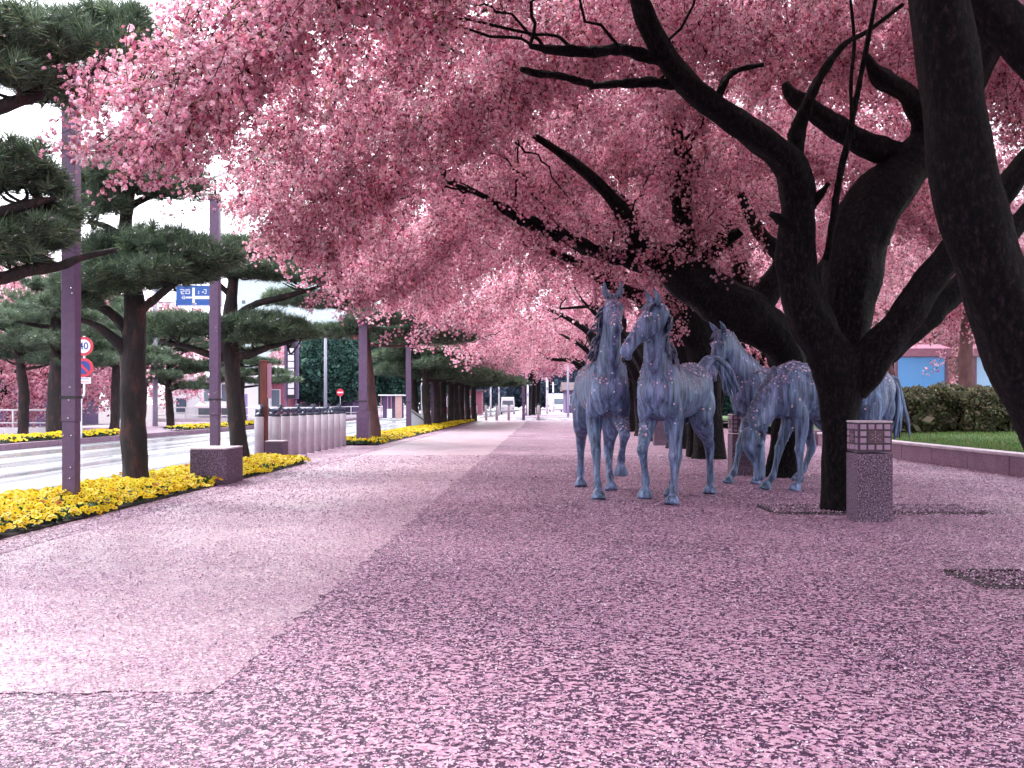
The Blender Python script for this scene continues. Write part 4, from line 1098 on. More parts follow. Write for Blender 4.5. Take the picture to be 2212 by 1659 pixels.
# the two clipped bushes of the hedge on the lawn
def hedge(label, boxes, seed):
    lobes = []
    rg = np.random.default_rng(seed)
    for (x0, x1, y, z0, z1, dep) in boxes:
        for x in np.arange(x0 + 0.3, x1, 0.42):
            for z in np.linspace(z0 + 0.25, z1 - 0.28, 3):
                lobes.append(((x, y + rg.uniform(-0.1, 0.1), z + rg.uniform(-0.05, 0.05)), 0.36, dep, 0.27))
    return leafy('hedge', label, 'hedge', lobes, HEDGE, None, 0.30, 7.5, seed, part='foliage')
hedge('clipped dark hedge on the lawn, left bush below the deep blue panel', [(9.9, 11.6, 25.6, 0.42, 1.52, 0.55)], 71)
hedge('clipped dark hedge on the lawn, right bush nearer the camera', [(11.3, 15.2, 24.6, 0.42, 1.52, 0.6)], 72)
b0 = at(700, 820, 86)
leafy('broadleaf_tree', 'large round blue-green tree behind the bollards across the road', 'tree', [((b0[0], 86, 4.0), 3.0, 2.6, 2.6), ((b0[0] - 1.6, 85, 3.2), 1.6, 1.6, 1.6), ((b0[0] + 1.8, 86, 3.4), 1.8, 1.8, 1.8), ((b0[0] + 0.3, 86, 5.8), 1.9, 1.9, 1.4)],
      BLUEGREEN, [(b0[0], 86, -0.1), (b0[0], 86, 1.5), (b0[0] + 0.1, 86, 3.5)], 1.0, 9, 91, 0.25)
b0 = at(800, 800, 95)
leafy('broadleaf_tree', 'blue-green tree behind the bus shelter at the end of the pines', 'tree', [((b0[0], 95, 4.6), 3.6, 2.6, 3.2), ((b0[0] + 3, 96, 4.0), 2.6, 2, 2.6), ((b0[0] + 5.5, 97, 4.4), 2.4, 2, 2.8)],
      BLUEGREEN, [(b0[0], 95, -0.1), (b0[0], 95, 1.5), (b0[0] + 0.1, 95, 3.5)], 1.1, 8, 92, 0.25)
# far trees beyond the cross street
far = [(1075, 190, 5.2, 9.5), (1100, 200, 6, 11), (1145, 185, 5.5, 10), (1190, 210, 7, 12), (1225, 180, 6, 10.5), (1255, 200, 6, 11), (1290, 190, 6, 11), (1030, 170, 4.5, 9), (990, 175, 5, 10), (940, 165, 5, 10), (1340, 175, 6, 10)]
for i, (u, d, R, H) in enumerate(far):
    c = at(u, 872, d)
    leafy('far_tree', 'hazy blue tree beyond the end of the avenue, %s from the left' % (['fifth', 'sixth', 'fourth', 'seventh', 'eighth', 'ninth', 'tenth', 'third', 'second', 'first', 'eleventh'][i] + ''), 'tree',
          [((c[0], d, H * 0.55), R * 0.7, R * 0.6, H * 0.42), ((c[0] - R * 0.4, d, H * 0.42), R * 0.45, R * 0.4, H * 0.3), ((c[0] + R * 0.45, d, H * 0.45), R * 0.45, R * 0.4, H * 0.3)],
          FARHAZE, [(c[0], d, -0.2), (c[0], d, 2), (c[0], d, H * 0.5)], 2.4, 7, 130 + i, 0.3)
for i, (x, y, R, H) in enumerate(((14, 78, 5, 9), (22, 82, 6, 10), (31, 80, 6, 10), (41, 84, 7, 11), (52, 80, 7, 11))):
    leafy('broadleaf_tree', 'dark tree far behind the lawn, %s from the avenue' % ['nearest', 'second', 'third', 'fourth', 'fifth'][i], 'tree',
          [((x, y, H * 0.45), R * 0.75, R * 0.6, H * 0.45), ((x - R * 0.5, y, H * 0.36), R * 0.5, R * 0.45, H * 0.34), ((x + R * 0.5, y, H * 0.36), R * 0.5, R * 0.45, H * 0.34)],
          BLUEGREEN, [(x, y, -0.2), (x, y, 2), (x, y, H * 0.5)], 2.0, 7, 160 + i, 0.3)
# violet-brown trunks beyond the crossing, under the last pink
for i, (u, d, r) in enumerate(((1141, 96, 0.34), (1152, 100, 0.45), (1163, 104, 0.4))):
    c = at(u, 872, d)
    round_cherry('cherry with %s violet trunk beyond the crossing street' % ['a slim', 'a stout leaning', 'a pale'][i], c[0], d, 4.2, 10.5, 5.0, 2.8, 7, 330 + i)
# ------------------------------------------------------------------ horse statues
def loft(mb, secs, n=16, sub=4):
    """secs: centre(3), up-vector half axis length a (in the plane of the bend), half width b; rows x,y,z,a,b,(up x,y,z)"""
    q = catmull(np.array(secs, dtype=float), sub)
    c = q[:, :3]; T = np.gradient(c, axis=0); T /= np.linalg.norm(T, axis=1, keepdims=True)
    V = []
    for i in range(len(q)):
        side = q[i, 5:8] if q.shape[1] >= 8 else np.array([0, 1.0, 0])
        side = side - T[i] * np.dot(side, T[i]); side /= np.linalg.norm(side)
        up = np.cross(T[i], side)
        for k in range(n):
            a = 2 * math.pi * k / n
            V.append(c[i] + side * math.cos(a) * q[i, 4] + up * math.sin(a) * q[i, 3])
    f = []
    for i in range(len(q) - 1):
        for k in range(n):
            f.append((i * n + k, i * n + (k + 1) % n, (i + 1) * n + (k + 1) % n, (i + 1) * n + k))
    f.append(tuple(range(n))[::-1]); f.append(tuple((len(q) - 1) * n + k for k in range(n)))
    mb.add(V, f)

def ellipsoid(mb, c, r, rot=None, n=14):
    V, f = [], []
    for i in range(1, 8):
        ph = math.pi * i / 8
        for k in range(n):
            a = 2 * math.pi * k / n
            p = np.array([r[0] * math.sin(ph) * math.cos(a), r[1] * math.sin(ph) * math.sin(a), r[2] * math.cos(ph)])
            if rot is not None: p = np.array(rot @ Vector(p))
            V.append(np.array(c) + p)
    for i in range(6):
        for k in range(n):
            f.append((i * n + k, (i + 1) * n + k, (i + 1) * n + (k + 1) % n, i * n + (k + 1) % n))
    f.append(tuple(range(n))); f.append(tuple(6 * n + k for k in range(n))[::-1])
    mb.add(V, f)

FORE = [(0.68, 0.125, 1.20, .095), (0.62, 0.145, 1.02, .098), (0.57, 0.15, 0.90, .090), (0.57, 0.155, 0.74, .072), (0.585, 0.15, 0.60, .055), (0.595, 0.148, 0.53, .056), (0.59, 0.146, 0.46, .045), (0.585, 0.145, 0.33, .035), (0.58, 0.145, 0.22, .039), (0.585, 0.145, 0.175, .047), (0.615, 0.145, 0.11, .038), (0.63, 0.145, 0.08, .048)]
HIND = [(-0.50, 0.12, 1.25, .14), (-0.46, 0.155, 1.08, .145), (-0.40, 0.165, 0.92, .125), (-0.47, 0.175, 0.77, .10), (-0.57, 0.165, 0.65, .070), (-0.64, 0.16, 0.56, .060), (-0.655, 0.158, 0.50, .056), (-0.645, 0.156, 0.38, .042), (-0.63, 0.155, 0.25, .041), (-0.62, 0.155, 0.19, .049), (-0.585, 0.155, 0.115, .039), (-0.57, 0.155, 0.08, .049)]
def swing(leg, k0, deg, pivot=None):
    """turn the leg's joints from index k0 on about joint k0 (positive = forward)"""
    out = [list(j) for j in leg]; px, pz = leg[k0][0], leg[k0][2]; a = math.radians(deg)
    for j in out[k0:]:
        x, z = j[0] - px, j[2] - pz
        j[0] = px + x * math.cos(a) - z * math.sin(a); j[2] = pz + x * math.sin(a) + z * math.cos(a)
    return [tuple(j) for j in out]
def ground_leg(leg, z=0.08):
    """stretch the lower leg so the hoof meets the ground"""
    d = leg[-1][2] - z
    z_top, z_bot = leg[2][2], leg[-1][2]
    out = []
    for i, j in enumerate(leg):
        t = 0 if i <= 2 else (z_top - j[2]) / (z_top - z_bot)
        out.append((j[0], j[1], j[2] - d * t, j[3]))
    return out

def horse(label, loc, fwd, scale, neck, poll, muzzle, legs, tail, mane=True, mat=None, wither=0.0, head_roll=None, ears_fwd=0.04):
    rz = math.atan2(fwd[1], fwd[0])
    root = empty('horse_statue', loc, label, 'statue', rz=rz)
    root.scale = (scale,) * 3
    mb = MB()
    loft(mb, [(-0.84, 0, 1.22, .06, .05), (-0.78, 0, 1.24, .17, .13), (-0.66, 0, 1.26, .265, .235), (-0.50, 0, 1.275, .305, .275), (-0.25, 0, 1.235, .295, .265), (0.0, 0, 1.21, .30, .28), (0.25, 0, 1.21, .325, .272), (0.47, 0, 1.25, .35, .245), (0.64, 0, 1.23, .325, .235), (0.80, 0, 1.19, .25, .20), (0.89, 0, 1.17, .14, .12), (0.92, 0, 1.16, .05, .05)], 20)
    # muscles: shoulder blades, breast, thighs, loins
    for s in (-1, 1):
        ellipsoid(mb, (0.58, s * 0.15, 1.26), (0.17, 0.08, 0.30), Matrix.Rotation(0.35, 3, 'Y'))
        ellipsoid(mb, (0.76, s * 0.085, 1.06), (0.10, 0.08, 0.14))
        ellipsoid(mb, (-0.52, s * 0.155, 1.20), (0.24, 0.10, 0.27), Matrix.Rotation(-0.3, 3, 'Y'))
        ellipsoid(mb, (-0.66, s * 0.12, 1.05), (0.12, 0.09, 0.22))
        ellipsoid(mb, (0.58, s * 0.165, 0.97), (0.10, 0.06, 0.12))
    ellipsoid(mb, (0.50, 0, 1.52), (0.26, 0.06, 0.085))
    # neck
    loft(mb, [(x, y, z, a, b_) for (x, y, z, a, b_) in neck], 16)
    # head: frame from poll to muzzle
    p0, p1 = np.array(poll, float), np.array(muzzle, float)
    ax = p1 - p0; Lh = np.linalg.norm(ax); ax /= Lh
    # side vector of the head: horizontal, across
    side = np.cross(np.array([0, 0, 1.0]), ax); side /= np.linalg.norm(side)
    if side[1] < 0: side = -side
    upv = np.cross(ax, side)
    if upv[2] < 0: upv = -upv
    def hp(t, u, s): return p0 + ax * t * Lh + upv * u + side * s
    secs = []
    for t, up, a, b_ in ((-0.12, -0.05, .07, .06), (0.0, -0.035, .112, .088), (0.16, -0.03, .138, .105), (0.34, -0.022, .138, .104), (0.52, -0.006, .108, .083), (0.68, 0.004, .083, .064), (0.84, 0.0, .075, .06), (0.95, -0.012, .071, .064), (1.02, -0.025, .055, .05), (1.05, -0.03, .025, .025)):
        c = hp(t, up, 0); secs.append((*c, a, b_, *side))
    loft(mb, secs, 16)
    for s in (-1, 1):
        ellipsoid(mb, hp(0.27, -0.075, s * 0.062), (0.085, 0.045, 0.085))          # cheek
        ellipsoid(mb, hp(0.27, 0.055, s * 0.088), (0.042, 0.026, 0.034))           # brow and eye
        ellipsoid(mb, hp(0.94, 0.012, s * 0.046), (0.03, 0.024, 0.028))            # nostril
    ellipsoid(mb, hp(1.0, -0.075, 0), (0.045, 0.042, 0.03))                         # chin
    # legs
    for leg, s in legs:
        L = [(x, s * y, z) for x, y, z, r in leg]; R = [r * 1.12 for *_, r in leg]
        q = catmull(np.array([[*p, r] for p, r in zip(L, R)]), 4)
        mb.tube(q[:, :3], q[:, 3], 14)
        ellipsoid(mb, L[5], (R[5] * 1.12, R[5] * 1.05, 0.06), n=10)
        ellipsoid(mb, L[9], (R[9] * 1.08, R[9], 0.045), n=10)
        # hoof: flaring cone along the pastern
        a_, b_ = np.array(L[-2]), np.array(L[-1]); d = b_ - a_; d /= np.linalg.norm(d)
        lifted = L[-1][2] > 0.14
        if not lifted: d = np.array([0.35, 0, -1.0]); d /= np.linalg.norm(d)
        h0 = b_ - d * 0.01; h1 = b_ + d * 0.092
        if not lifted: h1[2] = 0.0
        hq = np.array([h0, h0 * 0.5 + h1 * 0.5, h1])
        mb.tube(hq, [0.060, 0.078, 0.092], 14)
    me = bpy.data.meshes.new('body'); 
    me.from_pydata(mb.v, [], mb.f); me.update()
    tmp = link('body', me, None)
    bm = bmesh.new(); bm.from_mesh(me); bmesh.ops.recalc_face_normals(bm, faces=bm.faces); bm.to_mesh(me); bm.free()
    r = tmp.modifiers.new('r', 'REMESH'); r.mode = 'VOXEL'; r.voxel_size = 0.0145
    sm_ = tmp.modifiers.new('s', 'SMOOTH'); sm_.factor = 0.5; sm_.iterations = 8
    dg = bpy.context.evaluated_depsgraph_get(); dg.update()
    body = bpy.data.meshes.new_from_object(tmp.evaluated_get(dg)); body.name = 'body'
    bpy.data.objects.remove(tmp)
    body.materials.clear(); body.materials.append(mat or M['patina'])
    body.polygons.foreach_set('use_smooth', np.ones(len(body.polygons), dtype=bool))
    link('body', body, root)
    # ears
    for s in (-1, 1):
        e0 = hp(-0.02, 0.055, s * 0.06); e1 = e0 + upv * 0.095 + side * s * 0.028 - ax * 0.045; e2 = e1 + upv * 0.08 - ax * 0.03 + side * s * 0.004
        q = catmull(np.array([[*e0, 0.026], [*((e0 + e1) / 2), 0.036], [*e1, 0.028], [*e2, 0.004]]), 4)
        MB().tube(q[:, :3], q[:, 3], 10).build('ear', mat or M['patina'], root, local=True)
        MB().lathe(hp(0.275, 0.056, s * 0.105), [(0.001, -0.016), (0.013, -0.010), (0.016, 0), (0.013, 0.010), (0.001, 0.016)], 10).build('eye', M['patina_dark'], root, local=True)
    # mane: locks along the crest, falling to one side
    rg = np.random.default_rng(int(abs(loc[0]) * 1000))
    nk = catmull(np.array(neck, float), 8); c = nk[:, :3]; T = np.gradient(c, axis=0); T /= np.linalg.norm(T, axis=1, keepdims=True)
    mm = MB()
    n_l = 46
    for i in range(n_l):
        t = (i + 0.5) / n_l; k = int((0.30 + 0.70 * t) * (len(nk) - 1))
        sd_ = np.array([0, 1.0, 0]); up = np.cross(T[k], sd_)
        if up[0] * T[k][2] > 0 and up[2] < 0 or (abs(T[k][2]) > 0.05 and up[0] > 0 and T[k][2] > 0): up = -up
        if T[k][2] < 0 and up[2] < 0: up = -up
        crest = c[k] + up * (nk[k, 3] * 0.93)
        ss = mane if isinstance(mane, (int, float)) and mane in (1, -1) else 1
        L = rg.uniform(0.16, 0.26)
        wind = rg.normal(0, 0.03, 3)
        q = np.array([crest - up * 0.03, crest + up * rg.uniform(0.02, 0.05) + sd_ * ss * 0.02 - T[k] * 0.01, crest + sd_ * ss * (nk[k, 4] * 0.85 + 0.03) - up * L * 0.25 - T[k] * 0.05 + wind, crest + sd_ * ss * (nk[k, 4] + 0.04) - up * L * 0.75 - T[k] * 0.10 + wind * 1.5])
        q = catmull(q, 4); mm.tube(q, np.interp(np.linspace(0, 1, len(q)), [0, 0.3, 1], [0.022, 0.026, 0.006]), 6)
    for i in range(7):      # forelock
        s = (i - 3) * 0.014
        q = catmull(np.array([hp(-0.04, 0.085, s), hp(0.06, 0.125, s * 1.4), hp(0.20, 0.125, s * 2.0 + rg.normal(0, 0.01))]), 4)
        mm.tube(q, np.interp(np.linspace(0, 1, len(q)), [0, 0.4, 1], [0.018, 0.018, 0.004]), 6)
    mm.build('mane', mat or M['patina_mane'], root, local=True)
    # tail
    tm = MB(); tp = catmull(np.array(tail, float), 6)
    for i in range(16):
        o = rg.normal(0, 1, 3); w = np.linspace(0.25, 1.0, len(tp))[:, None] * np.array([0.045, 0.045, 0.02])
        q = tp + o * w + 0.014 * np.sin(np.linspace(0, 7, len(tp)) + i)[:, None] * rg.normal(0, 1, 3)
        tm.tube(q, np.interp(np.linspace(0, 1, len(q)), [0, 0.3, 0.8, 1], [0.03, 0.034, 0.028, 0.008]), 7)
    tm.build('tail', (mat or M['patina']), root, local=True)
    # petals lying on the back, neck and head
    nv = len(body.vertices); NP_ = 900
    co = np.zeros(nv * 3, np.float32); body.vertices.foreach_get('co', co); co = co.reshape(-1, 3)
    no = np.zeros(nv * 3, np.float32); body.vertices.foreach_get('normal', no); no = no.reshape(-1, 3)
    w = np.clip(no[:, 2] - 0.05, 0, 1) ** 1.2 * (co[:, 2] > 0.7) + 0.018 * (co[:, 2] > 0.6)
    idx = rg.choice(nv, NP_, p=w / w.sum())
    cc, nn = co[idx] + no[idx] * 0.006, no[idx]
    e1 = np.cross(nn, rg.normal(0, 1, (NP_, 3))); e1 /= np.linalg.norm(e1, axis=1, keepdims=True); e2 = np.cross(nn, e1)
    s = rg.uniform(0.008, 0.019, (NP_, 1))
    V = np.stack([cc - e1 * s, cc - e2 * s * 0.8 + nn * s * 0.4, cc + e1 * s, cc + e2 * s * 0.8 + nn * s * 0.4], 1).reshape(-1, 3)
    o = link('petals', mesh_np('petals', V, np.arange(4 * NP_).reshape(-1, 4), M['ground_petal'], cols=np.repeat(PET[rg.integers(0, 4, NP_)] * 1.1, 4, 0)), root)
    o['kind'] = 'stuff'
    return root

NECK_UP = [(0.46, 0, 1.24, .30, .17), (0.62, 0, 1.38, .27, .15), (0.77, 0, 1.56, .215, .125), (0.88, 0, 1.74, .175, .105), (0.97, 0, 1.90, .145, .092), (1.02, 0, 2.00, .125, .086)]
def neck_to(poll, sag=0.0):
    """neck from the withers to a given poll"""
    a = np.array([0.62, 0, 1.36]); p = np.array(poll, float)
    out = [(0.44, 0, 1.24, .31, .17), (0.60, 0, 1.36, .285, .155)]
    for t, w, b_ in ((0.30, .225, .128), (0.55, .18, .106), (0.78, .15, .094), (0.97, .125, .086)):
        c = a + (p - a) * t; c[0] += 0.07 * math.sin(math.pi * t) * (1 if p[2] > 1.3 else 0.0); c[2] += (0.02 if p[2] > 1.3 else 0.08) * math.sin(math.pi * t)
        c[1] = p[1] * t * t
        out.append((*c, w, b_))
    return out

# fore leg lifted: knee forward, hoof folded back
fore_lift = swing(swing(FORE, 2, 56), 5, -96)
fore_lift_low = swing(swing(FORE, 2, 30), 5, -46)
fore_fwd = ground_leg(swing(FORE, 2, 18)); fore_back = ground_leg(swing(FORE, 2, -18))
hind_fwd = ground_leg(swing(HIND, 2, 20)); hind_back = ground_leg(swing(HIND, 2, -18))
TAIL_DOWN = [(-0.74, 0, 1.40), (-0.82, 0, 1.40), (-0.88, 0.02, 1.25), (-0.89, 0.04, 0.95), (-0.86, 0.05, 0.66)]

poll = (0.95, 0.0, 2.17)
horse('dark bronze horse on the left, facing the camera with one foreleg raised', (1.15, 12.86, 0), (0.04, -1.0), 1.08, neck_to(poll), poll, (1.40, -0.02, 1.83),
      [(fore_fwd, -1), (fore_lift, 1), (hind_fwd, 1), (hind_back, -1)], [(-0.76, 0, 1.42), (-0.95, -0.04, 1.5), (-1.1, -0.1, 1.3), (-1.15, -0.14, 0.9)], -1)
poll = (0.97, 0.10, 2.08)
horse('blue bronze horse in front, head turned left, one hoof off the ground', (1.985, 11.96, 0), (-0.45, -0.89), 1.05, neck_to(poll), poll, (1.29, -0.17, 1.62),
      [(fore_lift_low, -1), (FORE, 1), (hind_fwd, -1), (hind_back, 1)], [(-0.76, 0, 1.42), (-0.92, 0.06, 1.60), (-1.04, 0.16, 1.62), (-1.12, 0.28, 1.45), (-1.10, 0.36, 1.22)], 1)
poll = (1.10, 0.04, 2.02)
horse('blue bronze horse standing behind, head raised over the grazing horse', (4.04, 14.5, 0), (-0.93, -0.37), 1.05, neck_to(poll), poll, (1.34, 0.10, 1.44),
      [(FORE, 1), (fore_fwd, -1), (hind_fwd, -1), (hind_back, 1)], TAIL_DOWN, -1)
poll = (1.18, 0.06, 0.74)
horse('blue bronze horse grazing with its head down beside the black trunk', (4.34, 13.36, 0), (-0.97, -0.24), 1.05, neck_to(poll), poll, (1.10, 0.10, 0.17),
      [(FORE, 1), (fore_fwd, -1), (hind_fwd, 1), (HIND, -1)], TAIL_DOWN, -1)
# ------------------------------------------------------------------ lamp columns
def lamp_column(label, x, y, h=4.55, w=0.155, flare=False, head=True):
    root = empty('lamp_column', (x, y, 0), label, 'street lamp')
    MB().box((x, y, (0.95 + h) / 2), (w, w, h - 0.95), bev=0.008).build('upper_shaft', M['column'], root)
    MB().box((x, y, 0.475), (w * (1.5 if flare else 0.93), w * (1.5 if flare else 0.93), 0.949), bev=0.008).build('lower_shaft', M['column'], root)
    mb = MB()
    for dx, dy, sx, sy in ((0, -w / 2 - 0.006, w + 0.024, 0.01), (0, w / 2 + 0.006, w + 0.024, 0.01), (-w / 2 - 0.006, 0, 0.01, w), (w / 2 + 0.006, 0, 0.01, w)):
        mb.box((x + dx, y + dy, 1.22), (sx, sy, 0.03))
    mb.build('strap', M['iron'], root)
    for dx, z in ((0.035, 2.42), (0.045, 2.36), (0.02, 1.33), (-0.035, 1.22), (0.01, 1.19), (-0.05, 0.80), (0.035, 0.80), (0.0, 0.62 + 0.37), (0.03, 0.45), (0.02, 0.33)):
        k = w * 0.75 if (flare and z < 0.95) else w / 2
        q = np.array([[x + dx, y - k - 0.007, z], [x + dx, y - k + 0.004, z]])
        MB().tube(q, [0.009, 0.011], 8).build('bolt', M['bolt'], root)
    MB().box((x - 0.006, y, h + 0.055), (w * 1.16, w * 1.16, 0.108), bev=0.006).build('cap', M['column_dark'], root)
    if head:
        MB().tube(np.array([[x, y, h + 0.1], [x, y, h + 0.36]]), 0.022, 10).build('neck_rod', M['column_dark'], root)
        hb = MB().box((x + 0.02, y - 0.05, h + 0.46), (0.74, 0.52, 0.05), rz=0.25, rx=0.45, ry=-0.45, bev=0.012)
        hd = hb.build('lamp_head', M['white'], root)
        R = Matrix.Rotation(0.25, 3, 'Z') @ Matrix.Rotation(-0.45, 3, 'Y') @ Matrix.Rotation(0.45, 3, 'X')
        o = R @ Vector((0, 0, -0.028))
        MB().box((x + 0.02 + o.x, y - 0.05 + o.y, h + 0.46 + o.z), (0.60, 0.40, 0.012), rz=0.25, rx=0.45, ry=-0.45).build('diffuser', M['glass'], hd)
    return root
lamp_column('tall square violet-brown lamp column in the flower bed, nearest the camera', -4.87, 11.0)
q = at(465, 872, 16.7); lamp_column('violet-brown lamp column behind the stone block, second along the kerb', q[0], 16.7)
q = at(785, 872, 28.0); lamp_column('violet-brown lamp column past the bollards beside the reddish pine', q[0], 28.0, w=0.23, flare=True)
q = at(883, 872, 45.0); lamp_column('pinkish lamp column with a tilted flat head in the distant flower strip', q[0], 45.0, w=0.24)
for lab, u, d in (('distant violet lamp column among the dark pine trunks', 935, 54.5), ('farthest violet lamp column at the end of the flower strip', 1000, 66.0), ('dark lamp column standing alone at the crossing', 1131, 70.5)):
    q = at(u, 872, d); lamp_column(lab, q[0], d, w=0.22, h=4.6)

# ------------------------------------------------------------------ bollards with bronze figures
def small_horse(root, x, y, z, rz, k):
    """little dark figure of a curled animal on the bollard"""
    R = Matrix.Rotation(rz, 3, 'Z')
    def tp(p): return np.array(R @ Vector(p)) * 1.25 + np.array([x, y, z])
    mb = MB()
    mb.lathe((x, y, z), [(0.085, 0), (0.09, 0.01), (0.07, 0.03)], 12)
    q = catmull(np.array([[-0.075, 0, 0.05], [-0.05, 0, 0.085], [0.0, 0, 0.08], [0.05, 0, 0.085]]), 4)
    mb.tube([tp(p) for p in q], np.interp(np.linspace(0, 1, len(q)), [0, 0.3, 0.7, 1], [0.02, 0.042, 0.038, 0.03]), 10)
    q = catmull(np.array([[0.045, 0, 0.09], [0.075, 0, 0.13], [0.085, 0, 0.165]]), 4); mb.tube([tp(p) for p in q], np.linspace(0.032, 0.020, len(q)), 9)
    q = catmull(np.array([[0.075, 0, 0.172], [0.105, 0, 0.160], [0.135, 0, 0.135]]), 4); mb.tube([tp(p) for p in q], np.linspace(0.022, 0.012, len(q)), 8)
    q = catmull(np.array([[-0.07, 0, 0.09], [-0.11, 0.01, 0.10], [-0.125, 0.02, 0.06]]), 4); mb.tube([tp(p) for p in q], np.linspace(0.012, 0.010, len(q)), 7)
    for sx, sy in ((0.05, 0.025), (0.05, -0.025), (-0.05, 0.03), (-0.05, -0.03)):
        q = catmull(np.array([[sx, sy, 0.07], [sx + 0.02, sy * 1.3, 0.045], [sx - 0.005, sy * 1.2, 0.02]]), 3); mb.tube([tp(p) for p in q], np.linspace(0.018, 0.010, len(q)), 7)
    fg = mb.build('bronze_figure', M['patina_dark'], root)
def bollard(label, x, y, k):
    root = empty('bollard', (x, y, 0), label, 'bollard', 'pale stone bollards with bronze figures')
    MB().lathe((x, y, 0), [(0.098, -0.02), (0.098, 0.86), (0.094, 0.875), (0.086, 0.882)], 28).build('shaft', M['granite_pale'], root)
    MB().lathe((x, y, 0.884), [(0.09, 0), (0.094, 0.006), (0.094, 0.020), (0.088, 0.026)], 24).build('top_ring', M['iron'], root)
    small_horse(root, x, y, 0.910, random.uniform(-0.7, 0.7) + (math.pi if k % 2 else 0), k)
BN = ['third', 'fourth', 'fifth', 'sixth', 'seventh', 'eighth', 'ninth', 'tenth', 'eleventh']
bollard('leftmost pale stone bollard, left of the wooden post', *gr(560, 992)[:2], 0)
q = at(587, 872, 21.6); bollard('pale stone bollard half hidden behind the wooden post', q[0], 21.6, 1)
for i in range(10):
    y = 20.6 + i * 0.7
    x = np.interp(y, [20.6, 26.9], [at(597, 872, 20.6)[0], at(739.5, 872, 26.9)[0]])
    bollard('pale stone bollard, %s from the left in the close row' % (BN + ['twelfth'])[i], x, y, i)

# thin posts at the far end of the walkway
for i, (u, lab) in enumerate(((1028, 'leftmost'), (1050, 'second'), (1073, 'third'), (1099, 'fourth'), (1163, 'rightmost'))):
    q = at(u, 872, 69.0)
    root = empty('bollard', (q[0], 69.0, 0), 'slim distant stone bollard at the crossing, %s of five' % lab, 'bollard', 'slim bollards at the crossing')
    MB().lathe((q[0], 69.0, 0), [(0.095, 0), (0.095, 1.0), (0.085, 1.02)], 16).build('shaft', M['granite_pale'], root)
    MB().lathe((q[0], 69.0, 1.021), [(0.08, 0), (0.085, 0.03), (0.06, 0.10), (0.02, 0.13)], 14).build('top_ring', M['iron'], root)

# ------------------------------------------------------------------ stone blocks and the wooden post
def block(label, x, y, w, d, h):
    root = empty('stone_block', (x, y, 0), label, 'stone block')
    MB().box((x, y, h / 2 - 0.03), (w, d, h - 0.0), bev=0.012).build('body', M['granite_dark'], root)
    MB().box((x, y, h - 0.016), (w - 0.004, d - 0.004, 0.022), bev=0.006).build('top_highlight', M['coping'], root)  # thin pale slab paints the highlight along the block's top
c0, c1 = gr(410, 1049), gr(490, 1049)
block('rough dark granite block standing in the pansies beside the path', (c0[0] + c1[0]) / 2, 13.97 + 0.42, abs(c1[0] - c0[0]), 0.84, 0.53)
q = at(590, 872, 19.6); block('small dark granite block between the first bollards', q[0], 19.9, 0.35, 0.5, 0.42)
q = at(571, 872, 20.7)
root = empty('wooden_post', (q[0], 20.7, 0), 'red-brown wooden signpost with a pale side board among the bollards', 'signpost')
MB().box((q[0], 20.7, 1.0), (0.14, 0.14, 2.04), bev=0.006).build('post', M['wood'], root)
MB().box((q[0] - 0.095, 20.72, 1.58), (0.045, 0.11, 0.90), bev=0.004).build('dark_board', M['black'], root)
MB().box((q[0] + 0.115, 20.66, 1.62), (0.085, 0.04, 0.72), bev=0.004).build('pale_board', M['wood_pale'], root)
MB().box((q[0], 20.7, 2.035), (0.17, 0.17, 0.03), bev=0.004).build('cap', M['wood'], root)
q = at(904, 872, 47.5)
root = empty('utility_box', (q[0], 47.5, 0), 'low grey metal box with a sloping striped top behind the pink lamp column', 'box')
xw, z1, z0_ = 0.36, 0.80, 0.30
vv = [(-xw, -0.4, 0), (xw, -0.4, 0), (xw, -0.4, z0_), (-xw, -0.4, z1), (-xw, 0.4, 0), (xw, 0.4, 0), (xw, 0.4, z0_), (-xw, 0.4, z1)]
MB().add([np.array(p) + np.array([q[0], 47.5, 0]) for p in vv], [(0, 1, 2, 3), (5, 4, 7, 6), (0, 3, 7, 4), (1, 5, 6, 2), (3, 2, 6, 7), (0, 4, 5, 1)]).build('casing', M['aluminium'], root)
for k in range(2):
    MB().box((q[0], 47.5 - 0.05, 0.565 + 0.02 + 0.05 * k), (0.88, 0.86, 0.022), ry=math.atan2(z1 - z0_, 2 * xw), bev=0.003).build('edge_strip', M['black'] if k == 0 else M['white'], root)

